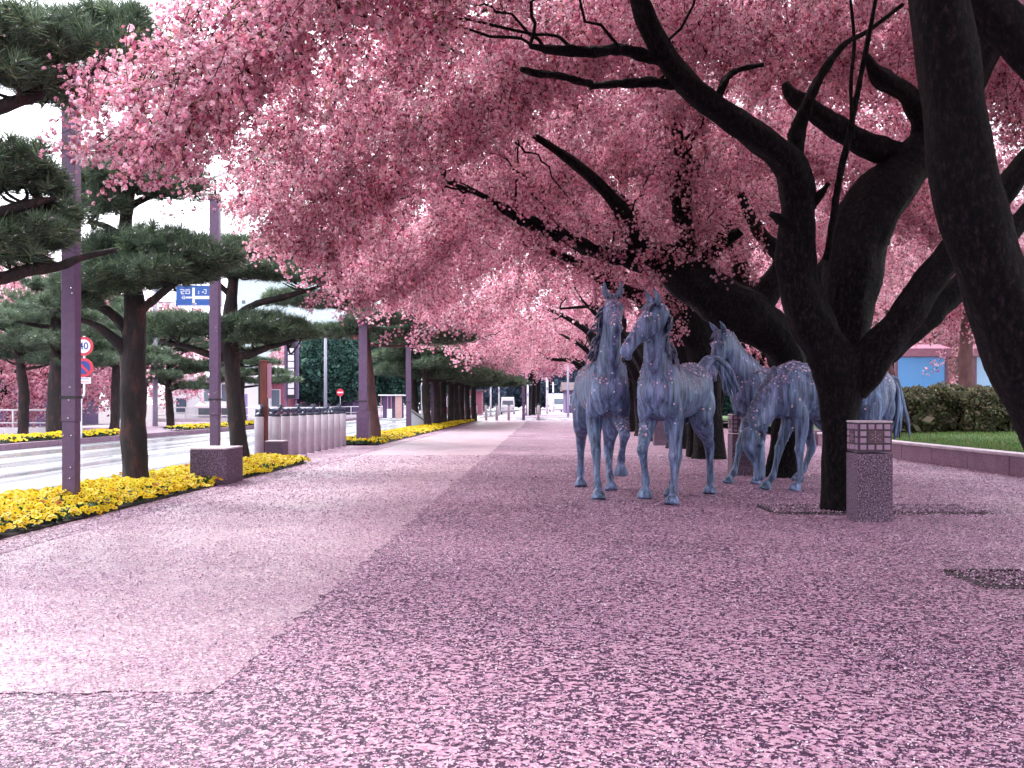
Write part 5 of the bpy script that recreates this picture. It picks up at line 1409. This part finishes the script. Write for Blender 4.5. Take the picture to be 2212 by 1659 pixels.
# ------------------------------------------------------------------ granite lanterns
def lantern(label, x, y, w=0.34, h=0.98):
    root = empty('stone_lantern', (x, y, 0), label, 'lantern')
    zb = 0.665 * h / 0.98
    MB().box((x, y, zb / 2 - 0.01), (w, w, zb + 0.02 - 0.004), bev=0.008).build('granite_base', M['granite_red'], root)
    MB().box((x, y, (zb + h) / 2), (w * 0.955, w * 0.955, h - zb - 0.03), bev=0.004).build('lantern_box', M['lantern_frame'], root)
    MB().box((x, y, h - 0.006), (w, w, 0.018), bev=0.004).build('lid', M['coping'], root)
    H_ = h - zb - 0.05
    for face in (0, 1, 2, 3):
        a = face * math.pi / 2
        R = Matrix.Rotation(a, 3, 'Z')
        for i in range(4):
            for j in range(4):
                if 0 < i < 3 and 0 < j < 3: continue
                p = R @ Vector(((i - 1.5) * w * 0.228, -w * 0.955 / 2 - 0.003, 0))
                z = zb + 0.028 + H_ * (j + 0.5) / 4
                sz = (w * 0.165, 0.010, H_ / 4 * 0.70)
                MB().box((x + p.x, y + p.y, z), sz, rz=a, bev=0.002).build('pane', M['lantern_pane'], root)
        p = R @ Vector((0, -w * 0.955 / 2 - 0.003, 0)); zc = zb + 0.028 + H_ / 2
        em = MB().box((x + p.x, y + p.y, zc), (w * 0.41, 0.010, H_ * 0.46), rz=a, bev=0.002).build('emblem_plate', M['roof'], root)
        eb = MB()
        for k in range(6):
            b_ = k * math.pi / 3 + 0.5
            for rr, s in ((0.030, 0.011), (0.052, 0.008)):
                o = R @ Vector((math.cos(b_) * rr * w / 0.34, -w * 0.955 / 2 - 0.010, 0))
                eb.box((x + o.x, y + o.y, zc + math.sin(b_) * rr * w / 0.34), (s, 0.006, s), rz=a)
        o = R @ Vector((0, -w * 0.955 / 2 - 0.010, 0)); eb.box((x + o.x, y + o.y, zc), (0.014, 0.006, 0.014), rz=a)
        eb.build('flower_emblem', M['lantern_pane'], em)
    return root
q = at(1891, 872, 9.66); lantern('violet granite lantern post with a grid of panes beside the forked trunk', q[0], 9.66 + 0.17)
q = at(1604, 872, 15.9); lantern('granite lantern post partly hidden by the grazing horse', q[0], 15.9 + 0.15)
q = at(1426, 872, 27.5); lantern('small distant granite lantern post seen between the horses\' legs', q[0], 27.6)

# ------------------------------------------------------------------ road signs
def text_obj(name, body, size, loc, parent, mat, extrude=0.002, rot=(math.pi / 2, 0, 0)):
    cu = bpy.data.curves.new(name, 'FONT'); cu.body = body; cu.size = size; cu.align_x = 'CENTER'; cu.align_y = 'CENTER'; cu.extrude = extrude; cu.offset = size * 0.012
    cu.materials.append(mat)
    t = bpy.data.objects.new(name, cu); COL.objects.link(t)
    dg = bpy.context.evaluated_depsgraph_get(); dg.update()
    me = bpy.data.meshes.new_from_object(t.evaluated_get(dg)); me.name = name
    bpy.data.objects.remove(t)
    o = bpy.data.objects.new(name, me); COL.objects.link(o); o.parent = parent
    o.location = tuple(np.array(loc) - origin_of(parent)); o.rotation_euler = rot
    return o
def disc(mb, c, r, t, n=36, m=0):
    v = []
    for k in range(n):
        a = 2 * math.pi * k / n; v.append((c[0] + r * math.cos(a), c[1], c[2] + r * math.sin(a)))
    v += [(p[0], p[1] + t, p[2]) for p in v]
    f = [tuple(range(n))[::-1][::-1], tuple(range(n, 2 * n))[::-1]] + [(k, k + n, (k + 1) % n + n, (k + 1) % n) for k in range(n)]
    return mb.add(v, f, m)
y = 31.6; x = at(181, 872, y)[0]
root = empty('road_sign', (x, y, 0), 'speed limit and no parking signs on one white pole across the road', 'road sign')
MB().tube(catmull(np.array([[x - 0.10, y + 0.04, -0.02], [x - 0.10, y + 0.04, 1.15], [x - 0.05, y + 0.04, 1.38], [x + 0.0, y + 0.04, 1.6], [x, y + 0.04, 3.3]]), 5), 0.035, 10).build('pole', M['white'], root)
zc = at(181, 748, y)[2]; zn = at(181, 794, y)[2]
s1 = disc(MB(), (x, y, zc), 0.30, 0.02).build('speed_limit_plate', M['red'], root)
disc(MB(), (x, y - 0.006, zc), 0.215, 0.004).build('white_face', M['white'], s1)
text_obj('numeral', '40', 0.31, (x, y - 0.010, zc), s1, M['navy'])
s2 = disc(MB(), (x, y, zn), 0.30, 0.02).build('no_parking_plate', M['red'], root)
disc(MB(), (x, y - 0.006, zn), 0.21, 0.004).build('blue_face', M['navy'], s2)
MB().box((x, y - 0.010, zn), (0.44, 0.004, 0.075), ry=math.radians(45)).build('diagonal_bar', M['red'], s2)
s3 = MB().box((x + 0.02, y, at(181, 822, y)[2]), (0.42, 0.015, 0.20), bev=0.004).build('supplementary_plate', M['white'], root)
for k in range(2):
    MB().box((x + 0.02, y - 0.010, at(181, 822, y)[2] - 0.045 + 0.10 * k), (0.30, 0.004, 0.022 if k == 0 else 0.04)).build('print_line', M['red'] if k == 0 else M['greypole'], s3)

# blue direction sign on its mast
mx_, my_ = at(335.5, 872, 51)[0], 51.0
root = empty('direction_sign', (mx_, my_, 0), 'blue direction sign with a white crossroads, on a grey mast across the road', 'road sign')
MB().tube(np.array([[mx_, my_, -0.05], [mx_, my_, 2.5], [mx_, my_, 7.6]]), [0.13, 0.13, 0.10], 14).build('mast', M['greypole'], root)
zc = at(432, 640, 51)[2]; xc = at(432, 640, 51)[0]
MB().tube(np.array([[mx_, my_, zc + 0.3], [xc + 1.0, my_, zc + 0.3]]), 0.05, 10).build('arm', M['greypole'], root)
MB().tube(np.array([[mx_, my_, zc - 0.3], [xc + 1.0, my_, zc - 0.3]]), 0.04, 10).build('arm', M['greypole'], root)
yb = my_ - 0.12
bd = MB().box((xc, yb, zc), (2.36, 0.04, 1.06), bev=0.012).build('board', M['signblue'], root)
yf = yb - 0.024
for nm, c, sz in (('road_line', (-0.28, 0.0), (0.13, 0.84)), ('road_line', (0.42, -0.08), (1.27, 0.16)), ('road_line', (-0.52, -0.08), (0.34, 0.09)), ('edge_trim', (1.13, 0), (0.045, 0.98)), ('edge_trim', (0, -0.49), (2.2, 0.03)), ('route_foot', (-0.24, -0.40), (0.22, 0.07))):
    MB().box((xc + c[0], yf - (0.002 if nm == 'road_line' and sz[0] > sz[1] else 0.0), zc + c[1]), (sz[0], 0.006, sz[1])).build(nm, M['white'], bd)
# lettering: pale strokes as far as they can be read
def strokes(name, cx, cz, rows):
    mb = MB()
    for (a, b_, w, h) in rows: mb.box((xc + cx + a, yf - 0.001, zc + cz + b_), (w, 0.006, h))
    mb.build(name, M['white'], bd)
strokes('lettering', -0.86, 0.22, [(0, 0.10, 0.22, 0.035), (0.09, 0.05, 0.04, 0.12), (-0.02, -0.01, 0.14, 0.035), (-0.04, -0.06, 0.04, 0.1), (0.03, -0.11, 0.16, 0.035)])
strokes('lettering', -0.58, 0.22, [(0, 0.10, 0.22, 0.035), (-0.09, 0.0, 0.035, 0.23), (0.02, 0.03, 0.14, 0.03), (0.1, -0.03, 0.035, 0.14), (0, -0.10, 0.22, 0.035)])
strokes('lettering', 0.24, 0.22, [(0.08, 0.10, 0.16, 0.035), (0.12, 0.0, 0.035, 0.22), (-0.04, -0.02, 0.10, 0.05), (0.08, -0.10, 0.1, 0.035), (-0.26, 0, 0.05, 0.05), (-0.26, -0.09, 0.06, 0.05)])
strokes('lettering', -0.80, -0.08, [(-0.05, -0.01, 0.06, 0.06), (0.05, 0.0, 0.035, 0.18), (0.0, 0.07, 0.12, 0.03), (0.02, -0.06, 0.12, 0.03)])

# red no-entry sign far behind the bollards
x, y = at(735, 872, 80)[0], 80.0
root = empty('road_sign', (x, y, 0), 'round red no entry sign with a white bar, far behind the bollards', 'road sign')
MB().tube(np.array([[x, y + 0.04, -0.1], [x, y + 0.04, 2.3]]), 0.03, 8).build('pole', M['greypole'], root)
s1 = disc(MB(), (x, y, 2.05), 0.30, 0.02).build('plate', M['red'], root)
MB().box((x, y - 0.004, 2.05), (0.44, 0.006, 0.11)).build('white_bar', M['white'], s1)

# vertical shop sign: eight white characters on a violet frame
x, y = at(630, 872, 66)[0], 66.0
root = empty('shop_sign', (x, y, 0), 'tall violet vertical sign with a column of white squares across the road', 'sign')
zt, zb_ = at(630, 735, y)[2], at(630, 862, y)[2]
MB().box((x, y, (zt + zb_) / 2), (0.92, 0.30, zt - zb_), bev=0.02).build('sign_box', M['violetwall'], root)
MB().box((x, y - 0.165, (zt + zb_) / 2), (0.58, 0.04, zt - zb_ - 0.1)).build('dark_panel', M['black'], root)
for k in range(7):
    zz = at(630, 759 + 14.6 * k, y)[2]
    MB().box((x, y - 0.195, zz), (0.40, 0.03, 0.385), bev=0.006).build('white_character', M['white'], root)
for s in (-1, 1): MB().tube(np.array([[x + s * 0.3, y, -0.1], [x + s * 0.3, y, zb_ + 0.02]]), 0.06, 8).build('leg', M['violetwall'], root)

# traffic signals
def signal(label, u, v, d, side):
    c = at(u, v, d)
    root = empty('traffic_signal', (c[0] + side, d, 0), label, 'traffic light')
    MB().tube(np.array([[c[0] + side, d, -0.1], [c[0] + side, d, c[2] + 0.6]]), [0.11, 0.08], 10).build('pole', M['greypole'], root)
    MB().tube(np.array([[c[0] + side, d, c[2] + 0.25], [c[0] - 0.3, d, c[2] + 0.25]]), 0.04, 8).build('arm', M['greypole'], root)
    MB().box((c[0] - 0.38 + 0.0, d, c[2]), (1.2, 0.2, 0.42), bev=0.03).build('housing', M['iron'], root)
    for k in range(3):
        cx = c[0] - 0.76 + 0.38 * k
        disc(MB(), (cx, d - 0.115, c[2]), 0.15, 0.02, 20).build('lens', M['redlamp'] if k == 2 else M['glass'], root)
signal('traffic light showing red left of the third lamp column, across the road', 769, 727, 62, -1.9)
signal('traffic light showing red far under the pink canopy', 1186, 765, 84, 1.6)

# ------------------------------------------------------------------ railings and buildings across the road
def railing(label, x0, y0, x1, y1, h=0.9):
    root = empty('white_railing', (x0, y0, 0), label, 'railing')
    a, b_ = np.array([x0, y0, 0]), np.array([x1, y1, 0]); L = np.linalg.norm(b_ - a); n = max(2, int(L / 1.8))
    for z, r in ((h, 0.035), (h * 0.45, 0.025)):
        MB().tube(np.array([a + [0, 0, z], b_ + [0, 0, z]]), r, 8).build('rail', M['white'], root)
    MB().box((a + b_) / 2 + np.array([0, 0, 0.11]), (L, 0.12, 0.22), rz=math.atan2(b_[1] - a[1], b_[0] - a[0])).build('plinth', M['offwhite'], root)
    for k in range(n + 1):
        p = a + (b_ - a) * k / n
        MB().tube(np.array([p + [0, 0, 0.2], p + [0, 0, h]]), 0.04, 8).build('post', M['white'], root)
railing('white railing across the road behind the left-hand pines', -26, 39.0, -17.2, 38.6)
railing('white railing across the road in front of the white house', -22.5, 63, -11.5, 63.5)
railing('white railing far across the road behind the bollards', -15.5, 84, -8.0, 85)

def house(label, x0, x1, y, depth, h, wall, roofm, roof_h, wins, name='house', eave=0.4, awning=None):
    root = empty(name, ((x0 + x1) / 2, y, 0), label, 'building')
    cx, w = (x0 + x1) / 2, x1 - x0
    MB().box((cx, y + depth / 2, h / 2 - 0.1), (w, depth, h + 0.2)).build('wall', wall, root)
    mb = MB()
    if roof_h > 0:
        e = eave
        vv = [(x0 - e, y - e, h), (x1 + e, y - e, h), (x1 + e, y + depth + e, h), (x0 - e, y + depth + e, h), (x0 - e, y + depth / 2, h + roof_h), (x1 + e, y + depth / 2, h + roof_h),
              (x0 - e, y - e, h - 0.12), (x1 + e, y - e, h - 0.12), (x1 + e, y + depth + e, h - 0.12), (x0 - e, y + depth + e, h - 0.12)]
        mb.add(vv, [(0, 1, 5, 4), (2, 3, 4, 5), (3, 0, 4), (1, 2, 5), (6, 7, 1, 0), (7, 8, 2, 1), (8, 9, 3, 2), (9, 6, 0, 3), (9, 8, 7, 6)])
    else:
        mb.box((cx, y + depth / 2, h + 0.10), (w + 2 * eave, depth + 2 * eave, 0.2))
    mb.build('roof', roofm, root)
    for (a, b_, c, d) in wins:
        f = MB().box(((a + b_) / 2, y - 0.02, (c + d) / 2), (b_ - a, 0.08, d - c)).build('window', M['white'], root)
        n = max(1, int(round((b_ - a) / 0.9)))
        for k in range(n):
            wx = (b_ - a) / n
            MB().box((a + wx * (k + 0.5), y - 0.065, (c + d) / 2), (wx - 0.10, 0.02, d - c - 0.10)).build('pane', M['glass'], f)
    if awning:
        a, b_, z = awning
        mb = MB(); mb.add([(a, y - 0.05, z + 0.35), (b_, y - 0.05, z + 0.35), (b_ + 0.1, y - 1.0, z), (a - 0.1, y - 1.0, z), (a, y - 0.05, z + 0.27), (b_, y - 0.05, z + 0.27), (b_ + 0.1, y - 1.0, z - 0.08), (a - 0.1, y - 1.0, z - 0.08)], [(0, 1, 2, 3), (7, 6, 5, 4), (3, 2, 6, 7), (0, 3, 7, 4), (1, 5, 6, 2)])
        mb.build('awning', M['offwhite'], root)
    return root
y = 72; X = lambda u, d=72: at(u, 872, d)[0]
house('white shop across the road with wide windows and a pale awning', X(372), X(530), y, 8, 2.9, M['white'], M['offwhite'], 0, [(X(440), X(470), 1.2, 2.6), (X(478), X(520), 1.2, 2.6), (X(380), X(405), 0.5, 1.6), (X(428), X(458), 0.2, 0.95), (X(478), X(520), 0.2, 0.95)], awning=(X(432), X(524), 0.98))
house('maroon house across the road behind the wooden signpost', X(560, 80), X(612, 80), 80, 6, 3.0, M['rust'], M['offwhite'], 1.3, [(X(575, 80), X(606, 80), 0.9, 2.3)])
house('long violet wall building behind the vertical sign', X(530, 88), X(760, 88), 88.5, 7, 1.5, M['violetwall'], M['roof'], 0.5, [(X(650, 88.5), X(672, 88.5), 0.5, 1.3), (X(690, 88.5), X(712, 88.5), 0.5, 1.3)])
house('grey house behind the pines at the far left', -40, -27, 58, 7, 2.8, M['violetwall'], M['roof'], 1.2, [(-36, -34.2, 1, 2.1), (-32, -30.2, 1, 2.1)])
house('low maroon building with a flat roof at the end of the road', X(955, 118), X(1040, 118), 118, 7, 2.6, M['rust'], M['roof'], 0, [(X(965, 118), X(985, 118), 0.8, 2.0), (X(1000, 118), X(1020, 118), 0.8, 2.0)])
house('small violet house at the far right end of the avenue', X(1222, 120), X(1300, 120), 120, 6, 2.8, M['violetwall'], M['roof'], 1.0, [(X(1230, 120), X(1245, 120), 1.0, 2.2)])
# vending machine
x = X(534)
root = empty('vending_machine', (x, 70.5, 0), 'violet vending machine beside the white shop', 'vending machine')
MB().box((x, 70.5, 0.92), (0.72, 0.6, 1.84), bev=0.03).build('casing', simple('vending_violet', (0.30, 0.20, 0.45), (0.24, 0.16, 0.38), 0.4, 3), root)
MB().box((x, 70.19, 1.3), (0.6, 0.02, 0.8), bev=0.005).build('display_window', M['glass'], root)
MB().box((x, 70.19, 0.35), (0.4, 0.02, 0.18), bev=0.005).build('dispensing_slot', M['black'], root)
# bus shelter
x0, x1, y = X(822, 76), X(868, 76), 76
root = empty('bus_shelter', ((x0 + x1) / 2, y, 0), 'small bus shelter with a flat pale roof and a peach end panel', 'shelter')
MB().box(((x0 + x1) / 2, y + 0.6, 1.80), (x1 - x0 + 0.3, 1.7, 0.10), bev=0.01).build('roof', M['white'], root)
for xx in (x0 + 0.05, x0 + 0.55, (x0 + x1) / 2):
    MB().box((xx, y, 0.87), (0.06, 0.06, 1.76)).build('post', M['wood_pale'], root)
MB().box((x1 - 0.25, y, 0.87), (0.5, 0.06, 1.70)).build('end_panel', M['peach'], root)
MB().box(((x0 + x1) / 2, y + 1.3, 0.87), (x1 - x0, 0.05, 1.70)).build('back_wall', M['violetwall'], root)
MB().box((x0 + 0.7, y - 0.1, 0.4), (0.36, 0.3, 0.7), bev=0.02).build('white_bin', M['white'], root)
# big pale facade above the trees
d = 120; x0, x1 = X(505, d), X(735, d)
root = empty('office_building', ((x0 + x1) / 2, d, 0), 'tall pale cyan building with rows of tiny windows behind the pines', 'building')
MB().box(((x0 + x1) / 2, d + 6, 8.2), (x1 - x0, 12, 16.6)).build('wall', M['facade'], root)
MB().box(((x0 + x1) / 2, d + 6, 16.6), (x1 - x0 + 0.6, 12.6, 0.3)).build('roof', M['offwhite'], root)
for r_ in range(4):
    for k in range(7):
        MB().box((x0 + 1.2 + k * (x1 - x0 - 2.4) / 6, d - 0.02, 5.6 + r_ * 2.6), (0.4, 0.08, 0.4)).build('window', M['glass'], root)

# ------------------------------------------------------------------ blue panels on the right
def panel(label, x0, x1, y, z0, z1, mat):
    root = empty('blue_panel', ((x0 + x1) / 2, y, 0.4), label, 'panel')
    cx = (x0 + x1) / 2
    MB().box((cx, y, (z0 + z1) / 2), (x1 - x0, 0.06, z1 - z0)).build('sheet', mat, root)
    for xx in (x0 - 0.04, x1 + 0.04): MB().box((xx, y, (z1 + 0.3) / 2 + 0.1), (0.08, 0.12, z1 + 0.1)).build('upright', M['panelframe'], root)
    MB().box((cx, y, z1 + 0.05), (x1 - x0 + 0.16, 0.14, 0.08)).build('top_rail', M['navy'], root)
    MB().box((cx, y + 0.3, z1 + 0.24), (x1 - x0 + 0.3, 0.9, 0.26), rx=0.2).build('canopy_board', M['wood_pale'], root)
    return root
d = 32.0
panel('deep blue panel with a pinkish top board behind the hedge', at(1938, 872, d)[0], at(2040, 872, d)[0], d, 0.7, at(0, 772, d)[2], M['bluepanel'])
panel('pale blue panel with a pinkish top board at the right edge', at(2108, 872, d)[0], at(2300, 872, d)[0], d, 0.7, at(0, 772, d)[2], M['bluepanel_pale'])
a, b_ = at(1918, 780, 31), at(1942, 852, 31)
MBt = MB().tube(np.array([b_ + [0.06, 0, -0.9], b_, a, a + (a - b_) * 1.2]), [0.12, 0.11, 0.09, 0.07], 9, 0, 0.08, 3)
tag(MBt.build('leaning_pole', M['redbark'], None, origin=tuple(float(t) for t in (b_ + [0.06, 0, -0.9]))), 'reddish leaning pole in front of the deep blue panel', 'pole')
a = at(2088, 850, 30.5)
q = catmull(np.array([[a[0], 30.5, 0.35, 0.24], [a[0], 30.5, 1.4, 0.21], [a[0] - 0.05, 30.5, 2.6, 0.2], [a[0] + 0.1, 30.5, 4.2, 0.16], [a[0] + 0.4, 30.5, 5.5, 0.1]]), 6)
root = empty('cherry_tree', (a[0], 30.5, 0.35), 'reddish trunk standing between the two blue panels', 'tree')
MB().tube(q[:, :3], q[:, 3], 12, 0, 0.08, 8).build('trunk', M['redbark'], root)
pp = np.array([a[0] + 0.3, 30.5, 5.6]) + RNG.normal(0, 1, (520, 3)) * np.array([1.5, 1.0, 0.9])
scatter('crown', pp, np.stack([RNG.normal(0, .5, 520), RNG.normal(0, .5, 520), RNG.uniform(0, 6.28, 520)], 1), 1.5 * RNG.uniform(0.7, 1.2, 520), RNG.integers(0, 7, 520), SPRAY_GROUP, root, M['petal'])

# ------------------------------------------------------------------ far vehicles and poles
def van(label, x, y, w=1.48, L=3.3, h=1.85, rz=0.0, body='white', truck=False):
    root = empty('white_van' if not truck else 'white_truck', (x, y, 0), label, 'van' if not truck else 'truck', rz=rz)
    z0 = 0.28
    bm = MB()
    # side profile extruded: bonnet-less cab-over van facing the camera (-Y)
    prof = [(-L / 2, z0), (-L / 2, z0 + 0.55), (-L / 2 + 0.08, z0 + 0.72), (-L / 2 + 0.55, h - 0.06), (-L / 2 + 0.75, h), (L / 2 - 0.1, h), (L / 2, h - 0.12), (L / 2, z0)]
    n = len(prof); v = []
    for s, k in ((-1, 1), (1, 1)):
        for (py, pz) in prof:
            inset = 0.07 * max(0, (pz - (z0 + 0.7)) / (h - z0 - 0.7))
            v.append((s * (w / 2 - inset), py, pz))
    f = [tuple(range(n)), tuple(range(2 * n - 1, n - 1, -1))] + [(k, (k + 1) % n, (k + 1) % n + n, k + n) for k in range(n)]
    bm.add(v, f).build('body', M['white'], root, local=True)
    ws = MB(); y1, z1, y2, z2 = -L / 2 + 0.10, z0 + 0.76, -L / 2 + 0.52, h - 0.14
    ws.add([(-w / 2 + 0.14, y1 - 0.01, z1), (w / 2 - 0.14, y1 - 0.01, z1), (w / 2 - 0.18, y2 - 0.01, z2), (-w / 2 + 0.18, y2 - 0.01, z2)], [(0, 1, 2, 3)]); ws.build('windscreen', M['glass'], root, local=True)
    for s in (-1, 1):
        MB().box((s * (w / 2 - 0.18), -L / 2 - 0.008, z0 + 0.36), (0.22, 0.02, 0.15), bev=0.005).build('headlight', M['aluminium'], root, local=True)
        for py in (-L / 2 + 0.6, L / 2 - 0.6):
            q = np.array([[s * (w / 2 - 0.14), py, 0.27], [s * (w / 2 + 0.005), py, 0.27]]); MB().tube(q, 0.27, 18).build('wheel', M['tyre'], root, local=True)
        MB().box((s * (w / 2 + 0.08), -L / 2 + 0.3, z0 + 0.95), (0.12, 0.05, 0.2)).build('mirror', M['black'], root, local=True)
        MB().box((s * (w / 2 - 0.022), 0.25, z0 + 1.08), (0.02, 1.6, 0.38)).build('side_window', M['glass'], root, local=True)
    MB().box((0, -L / 2 - 0.02, z0 + 0.05), (w - 0.04, 0.06, 0.16), bev=0.01).build('bumper', M['greypole'], root, local=True)
    MB().box((0, -L / 2 - 0.056, z0 + 0.05), (0.33, 0.01, 0.12)).build('number_plate', M['lantern_pane'], root, local=True)
    if truck:
        MB().box((0, 1.0, 1.75), (w + 0.2, L * 0.72, 1.6), bev=0.03).build('cargo_box', M['white'], root, local=True)
    return root
van('small white van facing the camera far down the avenue', at(1097, 872, 108)[0], 108)
van('white box truck far away at the end of the street', at(1204, 872, 138)[0], 138, 1.75, 4.4, 2.0, 0.1, truck=True)
for i, (u, d, h, r, lab) in enumerate(((1182, 112, 4.6, 0.16, 'tall white utility pole right of the violet trunks'), (1140, 90, 3.2, 0.10, 'pale short pole beside the dark lamp column'), (1060, 98, 4.6, 0.10, 'thin pale pole left of the white van'), (1078, 102, 4.0, 0.10, 'thin pale pole just left of the small van'), (912, 60, 3.4, 0.07, 'thin pale pole among the dark pine trunks'), (1195, 130, 4.0, 0.12, 'pale pole beside the box truck'))):
    x = at(u, 872, d)[0]
    root = empty('utility_pole', (x, d, -0.05), lab, 'pole')
    MB().tube(np.array([[x, d, -0.1], [x, d, h * 0.5], [x, d, h]]), [r, r * 0.9, r * 0.75], 10).build('pole', M['white'], root)
    MB().box((x, d - 0.02, h - 0.35), (0.8, 0.06, 0.08)).build('cross_arm', M['greypole'], root)
    MB().box((x, d - r - 0.06, h * 0.62), (0.22, 0.1, 0.3)).build('junction_box', M['greypole'], root)
